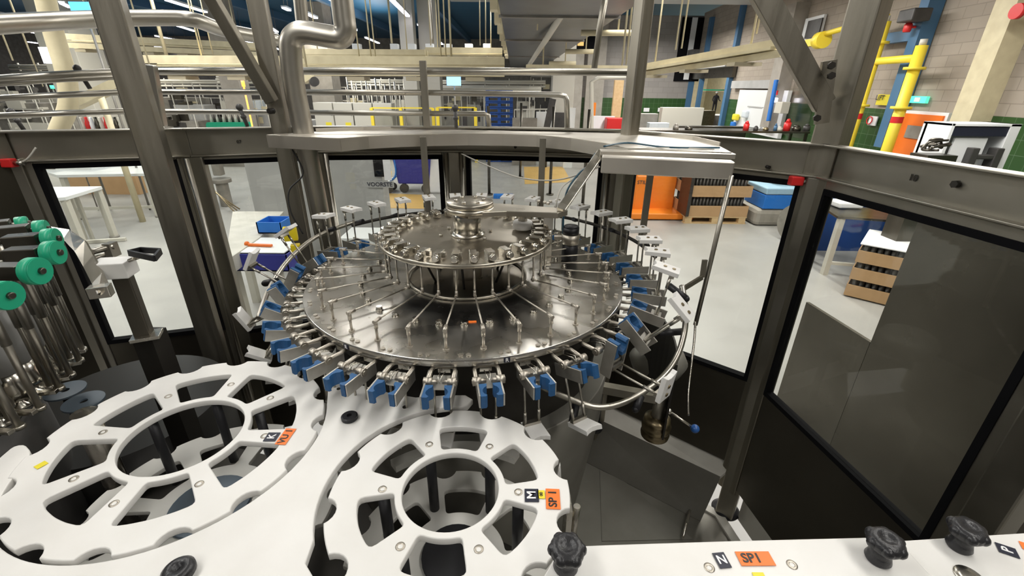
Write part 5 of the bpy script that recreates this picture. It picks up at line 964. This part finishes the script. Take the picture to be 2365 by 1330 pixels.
def label(parent, px, py, z, w_, h_, ang, m, s=None, ts=.02, tm='ink_black', tang=None, name='label'):
    p = at_z(px, py, z); R = Matrix.Rotation(math.radians(ang), 4, 'Z'); b = MB(); b.box((p.x, p.y, z+.0005), (w_, h_, .0008), math.radians(ang)); l = b.build(name, m, parent)
    if s: M = Matrix.Translation((p.x, p.y, z+.0013)) @ Matrix.Rotation(math.radians(ang if tang is None else tang), 4, 'Z'); text(s, name+'_text', M, ts, tm, l)
    return l
def dirang(x0, y0, x1, y1, z): a, c = at_z(x0, y0, z), at_z(x1, y1, z); return math.degrees(math.atan2(c.y-a.y, c.x-a.x)), (c-a).length
# K star labels
a, L = dirang(614, 1017, 640, 998, ZP); label(K, 628, 1009, ZP+.001, .027, .027, dirang(620, 1016, 633, 997, ZP)[0], 'label_black', 'K', .022, 'ink_white')
label(K, 660, 1008, ZP+.001, .050, .024, dirang(645, 1025, 668, 993, ZP)[0], 'label_orange', 'VU 1', .021)
label(K, 95, 1074, ZP+.001, .018, .015, dirang(84, 1080, 106, 1068, ZP)[0], 'label_yellow', None)
# M star labels
label(M_, 1228, 1144, ZP+.001, .030, .027, 90, 'label_black', 'M', .024, 'ink_white')
label(M_, 1250, 1142, ZP+.001, .019, .014, 90, 'label_yellow', '00', .009)
label(M_, 1277, 1152, ZP+.001, .046, .027, 88, 'label_orange', 'SP 1', .022)
# white guide plate between the wheels
def PZ(pts, z): return [tuple(at_z(x, y, z))[:2] for x, y in pts]
ZG = ZP-.002
right = [(1085, 918), (1060, 908), (1020, 912), (935, 915), (880, 900), (830, 888), (790, 880), (757, 877)]
karc = arc(KC, .3005, 19, -118, 40)
outl = PZ([(1090, 925), (1080, 935), (1040, 942)], ZG)
marc = arc(MC, .250, 93, 206, 26)
o = PZ([(1092, 922), (1080, 936), (1045, 943)], ZG)+marc+PZ([(705, 1300), (740, 1360), (760, 1420), (100, 1420), (-60, 1330)], ZG)
kk = [p for p in karc]; o += kk[::-1]
o += PZ([(757, 900), (765, 885), (800, 880), (850, 893), (905, 908), (960, 917), (1030, 912), (1075, 912)], ZG)
gp = thing('guide_plate', (-.4, .6, ZG-.016), 'large white curved guide plate between the two star wheels', 'guide plate')
plate('plate', o, [], ZG-.016, ZG, 'plastic', gp, .002)
p = at_z(808, 967, ZG); b = MB(); b.lathe(p, [(.0175, 0), (.019, .002), (.019, .009), (.016, .011), (.006, .011), (.0055, .004)], 20, flat=True); b.build('washer_nut', 'rubber', gp)
p = at_z(935, 940, ZG); b = MB(); b.cyl(p, p+Vector((0, 0, .001)), .006, n=16); b.build('screw_hole', 'dark_steel', gp)
p = at_z(782, 898, ZG); b = MB(); b.cyl(p, p+Vector((0, 0, .001)), .005, n=16); b.build('screw_hole', 'dark_steel', gp)
p = at_z(417, 1328, ZG); b = MB(); b.lathe(p, [(.02, 0), (.024, .006), (.024, .014), (.018, .02), (.007, .02), (.006, .008)], 24); b.build('washer_nut', 'knob_black', gp)
# left guide piece
o = PZ([(-80, 1120), (-10, 1062), (30, 1028), (55, 1024), (70, 1040), (62, 1064), (20, 1112), (0, 1145), (-70, 1260)], ZP)
b = MB(); b.prism(rounded(o, .01, 2), ZP-.02, ZP-.002); tag(b.build('guide_finger', 'plastic', bevel=.002), 'rounded white guide finger at the left edge beside the K wheel', 'guide')
# lower guide pieces seen through the wheels
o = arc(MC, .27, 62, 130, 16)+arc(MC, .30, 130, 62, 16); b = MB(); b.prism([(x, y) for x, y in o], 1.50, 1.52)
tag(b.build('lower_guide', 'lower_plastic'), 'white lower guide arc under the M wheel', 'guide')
# black-knob conveyor guides N and P
def knob(px, py, z, s, parent, name='knob'):
    p = at_z(px, py, z); b = MB(); b.lathe(p, [(.018*s, 0), (.020*s, .004*s), (.017*s, .014*s), (.014*s, .022*s), (.022*s, .030*s), (.027*s, .038*s), (.027*s, .046*s), (.022*s, .053*s), (.012*s, .054*s), (.010*s, .051*s), (.001, .051*s)], 28)
    for k in range(6): q = math.radians(k*60); b.ball(p+Vector((.0205*s*math.cos(q), .0205*s*math.sin(q), .042*s)), .0105*s, 12)
    return b.build(name, 'knob_black', parent)
ZN = 1.70
N_ = thing('conveyor_guide', (.38, .5, ZN-.016), 'white conveyor guide plate marked N and SP1 with black knobs', 'guide plate')
plate('plate', PZ([(1296, 1262), (1420, 1257), (1700, 1248), (2062, 1239), (2075, 1248), (2165, 1345), (2190, 1400), (1250, 1400), (1256, 1330)], ZN), [], ZN-.016, ZN, 'plastic', N_, .002)
knob(1306, 1310, ZN, 1.0, N_); knob(2026, 1291, ZN, .95, N_)
label(N_, 1667, 1294, ZN+.001, .020, .026, 6, 'label_black', 'N', .02, 'ink_white'); label(N_, 1744, 1290, ZN+.001, .056, .024, 1, 'label_orange', 'SP1  ', .022)
label(N_, 1752, 1328, ZN+.001, .018, .008, 0, 'label_yellow', None)
for px, py in ((1638, 1311), (1829, 1304)): p = at_z(px, py, ZN); b = MB(); b.lathe(p, [(.0085, -.001), (.0085, .0006), (.004, .0006), (.003, -.001), (.001, -.001)], 20); b.build('screw', 'cast_steel', N_)
P_ = thing('conveyor_guide', (.85, .48, ZN-.014), 'white conveyor guide plate marked P at the lower right corner', 'guide plate')
plate('plate', PZ([(2068, 1249), (2300, 1234), (2500, 1222), (2560, 1420), (2240, 1420)], ZN-.002), [], ZN-.016, ZN-.002, 'plastic', P_, .002)
knob(2213, 1262, ZN-.002, .92, P_); label(P_, 2326, 1271, ZN-.001, .026, .020, -28, 'label_black', 'P', .02, 'ink_white', tang=60); label(P_, 2368, 1262, ZN-.001, .012, .016, -28, 'label_orange')
p = at_z(2240, 1332, ZN); b = MB(); b.lathe((p.x, p.y, ZN-.003), [(.02, 0), (.02, .003), (.01, .004), (.001, .004)], 24); b.build('screw', 'bright_steel', P_)
# table under the stars
o = [(-2.0, .05), (.05, .05), (.07, .62), (.02, .86), (-.1, .92), (-.35, .9), (-.55, 1.12), (-1.05, 1.25), (-1.6, 1.5), (-2.1, 1.6)]
b = MB(); b.prism(o, 1.16, 1.2); b.prism([(x*.96-.03, y*.96+.02) for x, y in o], .22, 1.16); tag(b.build('infeed_table', 'dark_steel', bevel=.003), 'dark steel machine table under the white star wheels', 'machine table')
for (cx, cy, r, z, lab) in ((KC[0], KC[1], .06, 1.36, 'K'), (MC[0], MC[1], .05, 1.39, 'M')):
    b = MB(); b.cyl((cx, cy, 1.2), (cx, cy, z), r, n=28); b.lathe((cx, cy, 0), [(r*1.8, 1.2), (r*1.8, 1.22), (r, 1.235)], 36); tag(b.build('star_drive', 'cast_steel'), 'steel drive hub below the star wheel marked '+lab, 'drive')
p = at_z(1325, 1205, 1.5); b = MB(); b.cyl((p.x, p.y, 1.42), (p.x+.004, p.y, 1.55), .008, n=12); b.box((p.x-.015, p.y, 1.5), (.012, .05, .12)); tag(b.build('latch', 'bright_steel'), 'small steel latch at the right of the M wheel', 'latch')
p = at_z(1290, 1090, 1.66); b = MB(); b.add([p+Vector(v) for v in ((-.006, 0, -.03), (.008, 0, -.03), (.003, .0, .02), (-.006, .01, -.03), (.008, .01, -.03), (.003, .008, .02))], [(0, 1, 2), (5, 4, 3), (0, 3, 4, 1), (1, 4, 5, 2), (2, 5, 3, 0)]); tag(b.build('guide_tip', 'plastic'), 'pale pointed guide tip at the right of the M wheel', 'guide')
# brass clamp with blue ball handle on a column
p = at_y(1515, 985, 1.22); cl = thing('ball_clamp', (p.x, p.y, .22), 'brassy clamp on a short steel column with a blue ball handle', 'clamp')
b = MB(); b.cyl((p.x, p.y, p.z-.04), (p.x, p.y, p.z+.13), .022, n=24); b.bar((p.x, p.y, p.z+.12), (p.x-.2, p.y+.06, p.z+.12), .03, .03); b.build('column', 'frame_steel', cl)
b = MB(); b.lathe((p.x, p.y, p.z-.045), [(.036, 0), (.047, .008), (.049, .02), (.040, .027), (.047, .035), (.050, .055), (.042, .062), (.046, .068), (.044, .084), (.026, .092)], 28); b.build('clamp_ring', 'brass', cl)
q0, q1 = at_y(1545, 950, 1.2), at_y(1605, 990, 1.16); b = MB(); b.cyl(q0, q1, .0045, n=10); b.ball(q0, .01); b.build('lever', 'bright_steel', cl)
b = MB(); b.ball(q1, .0145, 20); b.build('ball_handle', 'ball_blue', cl)
b = MB(); q = at_z(1520, 830, 1.35); b.lathe((q.x, q.y, 1.3), [(.10, 0), (.12, .05), (.10, .09), (.05, .11)], 28); tag(b.build('lower_housing', 'bed_steel'), 'stained steel housing below the right grippers', 'housing')
# ================================================================ filler heads at the left
fc = thing('filler_turret', (-1.62, .8, .22), 'steel filling turret with green rollers and upright rods, left edge', 'filler')
heads = [((22, 1005), (5, 682), 1.0, .027), ((75, 960), (75, 626), 1, .027), ((125, 912), (116, 584), 1, .025), ((155, 880), (113, 552), 1, .023), ((180, 845), (90, 530), 1, .021), ((190, 818), (46, 518), 1, .018)]
extra = [(-40, 1060), (-130, 1120)]
for k, (bt, rl, _, rr) in enumerate(heads):
    q = at_z(bt[0], bt[1], 1.68); ra = at_y(rl[0], rl[1], q.y+.0)
    rz = ra.z; h = MB()
    ctr = Vector((-1.62, .8, 0)); d = (Vector((q.x, q.y, 0))-ctr).normalized(); tn = Vector((-d.y, d.x, 0))
    for s_1 in (-1, 1): x = Vector((q.x, q.y, 0))+tn*.022*s_1-d*.012*(1-s_1); h.cyl(x+Vector((0, 0, 1.69)), x+Vector((0, 0, rz-.04)), .0075, n=10); h.cyl(x+Vector((0, 0, 1.68)), x+Vector((0, 0, 1.69)), .0115, n=10); h.cyl(x+Vector((0, 0, 1.86)), x+Vector((0, 0, rz-.03)), .0095, n=10)
    head = h.build('lifting_rods', 'tube_steel', fc)
    h = MB(); x = Vector((ra.x, ra.y, rz)); h.box(x-d*.045, (.06, .032, .03), math.atan2(d.y, d.x)); h.cyl(x-d*.02, x+d*.022, .007, n=12); h.build('roller_block', 'sheet_steel', head, .002)
    h = MB(); h.cyl(x-d*.006+Vector((0, 0, 0)), x+d*.016, rr, n=24); h.cyl(x-d*.004, x+d*.014, rr+.001, n=24); h.build('roller', 'green', head)
    h = MB(); c = Vector((q.x, q.y, 0))-d*.075; h.lathe((c.x, c.y, 1.66), [(.02, 0), (.036, .005), (.036, .012), (.018, .018), (.018, .03), (.034, .036), (.034, .05), (.028, .07), (.028, .10)], 20); h.build('bottle_bell', 'bright_steel', head)
    h = MB(); h.cyl((c.x, c.y, 1.76), (c.x, c.y, 1.90), .032, n=18); h.build('spring_cover', 'grey_paint', head)
    h = MB(); h.box((q.x-d.x*.04, q.y-d.y*.04, 1.69), (.1, .014, .01), math.atan2(d.y, d.x)); h.build('foot_plate', 'bright_steel', head, .001)
b = MB(); b.cyl((-1.62, .8, .22), (-1.62, .8, 2.02), .36, n=48); b.build('turret_body', 'machine_dark', fc)
b = MB(); b.lathe((-1.60, .85, 0), [(.37, 2.02), (.37, 2.09), (.30, 2.10), (.30, 2.30), (.001, 2.30)], 56); b.build('turret_top', 'cast_steel', fc)
# clear curved guard over the rollers
g2 = thing('curved_shield', (-1.2, 1.0, 1.95), 'clear curved band shield arching over the green rollers', 'shield')
up_ = [(60, 520), (115, 523), (160, 530), (195, 555), (215, 590), (235, 630), (250, 662)]; dn = [(55, 545), (110, 543), (145, 552), (172, 580), (192, 615), (212, 655), (225, 680)]
b = MB(); vs = [at_y(x, y, 1.25-.035*i) for i, (x, y) in enumerate(up_)]+[at_y(x, y, 1.20-.035*i) for i, (x, y) in enumerate(dn)]; n = len(up_)
th = Vector((0, .006, -.006)); v2 = vs+[v+th for v in vs]; m_ = 2*n
fs = [(i, i+1, n+i+1, n+i) for i in range(n-1)]+[(m_+i, m_+n+i, m_+n+i+1, m_+i+1) for i in range(n-1)]+[(i, m_+i, m_+i+1, i+1) for i in range(n-1)]+[(n+i, n+i+1, m_+n+i+1, m_+n+i) for i in range(n-1)]
b.add(v2, fs); b.build('band', 'bright_steel', g2); b = MB(); p = at_y(232, 672, 1.02); b.box(p, (.045, .03, .03), .4); b.build('end_block', 'bright_steel', g2, .002)
# sensor stand with white block and black frame
p = at_y(262, 615, 1.12); st = thing('sensor_stand', (p.x, p.y, 1.2), 'white block on a dark post carrying a black square frame', 'sensor stand')
b = MB(); b.box(p+Vector((0, 0, -.005)), (.085, .06, .045), math.radians(12)); b.build('white_block', 'plastic_white', st, .003)
b = MB(); q = at_y(345, 775, 1.12); b.box((p.x+.01, p.y+.005, (p.z-.03+q.z)/2), (.04, .035, p.z-.03-q.z), math.radians(20)); b.build('post', 'panel_steel', st, .003)
b = MB(); b.box((p.x+.02, p.y, q.z), (.07, .055, .01), math.radians(25)); b.build('base_plate', 'bright_steel', st, .001)
b = MB(); r0 = at_y(298, 602, 1.12); r1 = at_y(330, 590, 1.12); b.cyl(r0, r1, .005, n=10); b.build('stub_rod', 'bright_steel', st)
fr = [at_y(298, 584, 1.12), at_y(325, 577, 1.18), at_y(371, 580, 1.15), at_y(357, 597, 1.10)]; b = MB()
for i in range(4): b.bar(fr[i], fr[(i+1) % 4], .006, .016)
b.build('black_frame', 'rubber', st)
b = MB(); b.cyl(at_y(180, 590, 1.15), at_y(262, 568, 1.2), .009, n=12); b.cyl(at_y(190, 605, 1.15), at_y(255, 585, 1.2), .007, n=12); b.box(at_y(258, 576, 1.2), (.02, .03, .04)); b.build('twin_rods', 'tube_steel', st)
b = MB(); b.box((p.x+.01, p.y+.02, (.22+q.z)/2), (.06, .06, q.z-.22)); b.build('pillar', 'dark_steel', st)
# big dark round guard and small discs
p = at_y(230, 850, 1.25); b = MB(); b.cyl((-1.40, 1.30, .22), (-1.40, 1.30, 1.34), .32, n=64); tag(b.build('round_guard', 'drum_black'), 'big dark round guard drum behind the upright rods', 'guard')
for k, (px, py, lab) in enumerate(((150, 900, 'rear grey disc with a hole, partly under the rods'), (192, 925, 'front grey disc with a hole beside the K wheel'))):
    p = at_z(px, py, 1.60); t = thing('lift_plate', (p.x, p.y, 1.2), lab, 'disc'); b = MB(); b.lathe((p.x, p.y, 1.594), [(.01, 0), (.047, 0), (.047, .005), (.01, .005), (.01, 0)], 36, flat=True); b.build('disc', 'grey_disc', t); b = MB(); b.cyl((p.x, p.y, 1.2), (p.x, p.y, 1.593), .014); b.build('stem', 'dark_steel', t)
p = at_z(195, 957, 1.62); b = MB(); b.cyl((p.x, p.y, 1.2), (p.x, p.y, 1.625), .028, n=24); tag(b.build('steel_cap', 'bright_steel'), 'small shiny steel cap at the rim of the K wheel', 'cap')
tube_thing('steel_bar', [at_z(747, 975, 1.6), at_z(775, 895, 1.6)], .012, 'bright_steel', 'shiny round bar between the K wheel and guide plate', 'bar')
for o in bpy.data.objects:
    if 'wo' in o: del o['wo']
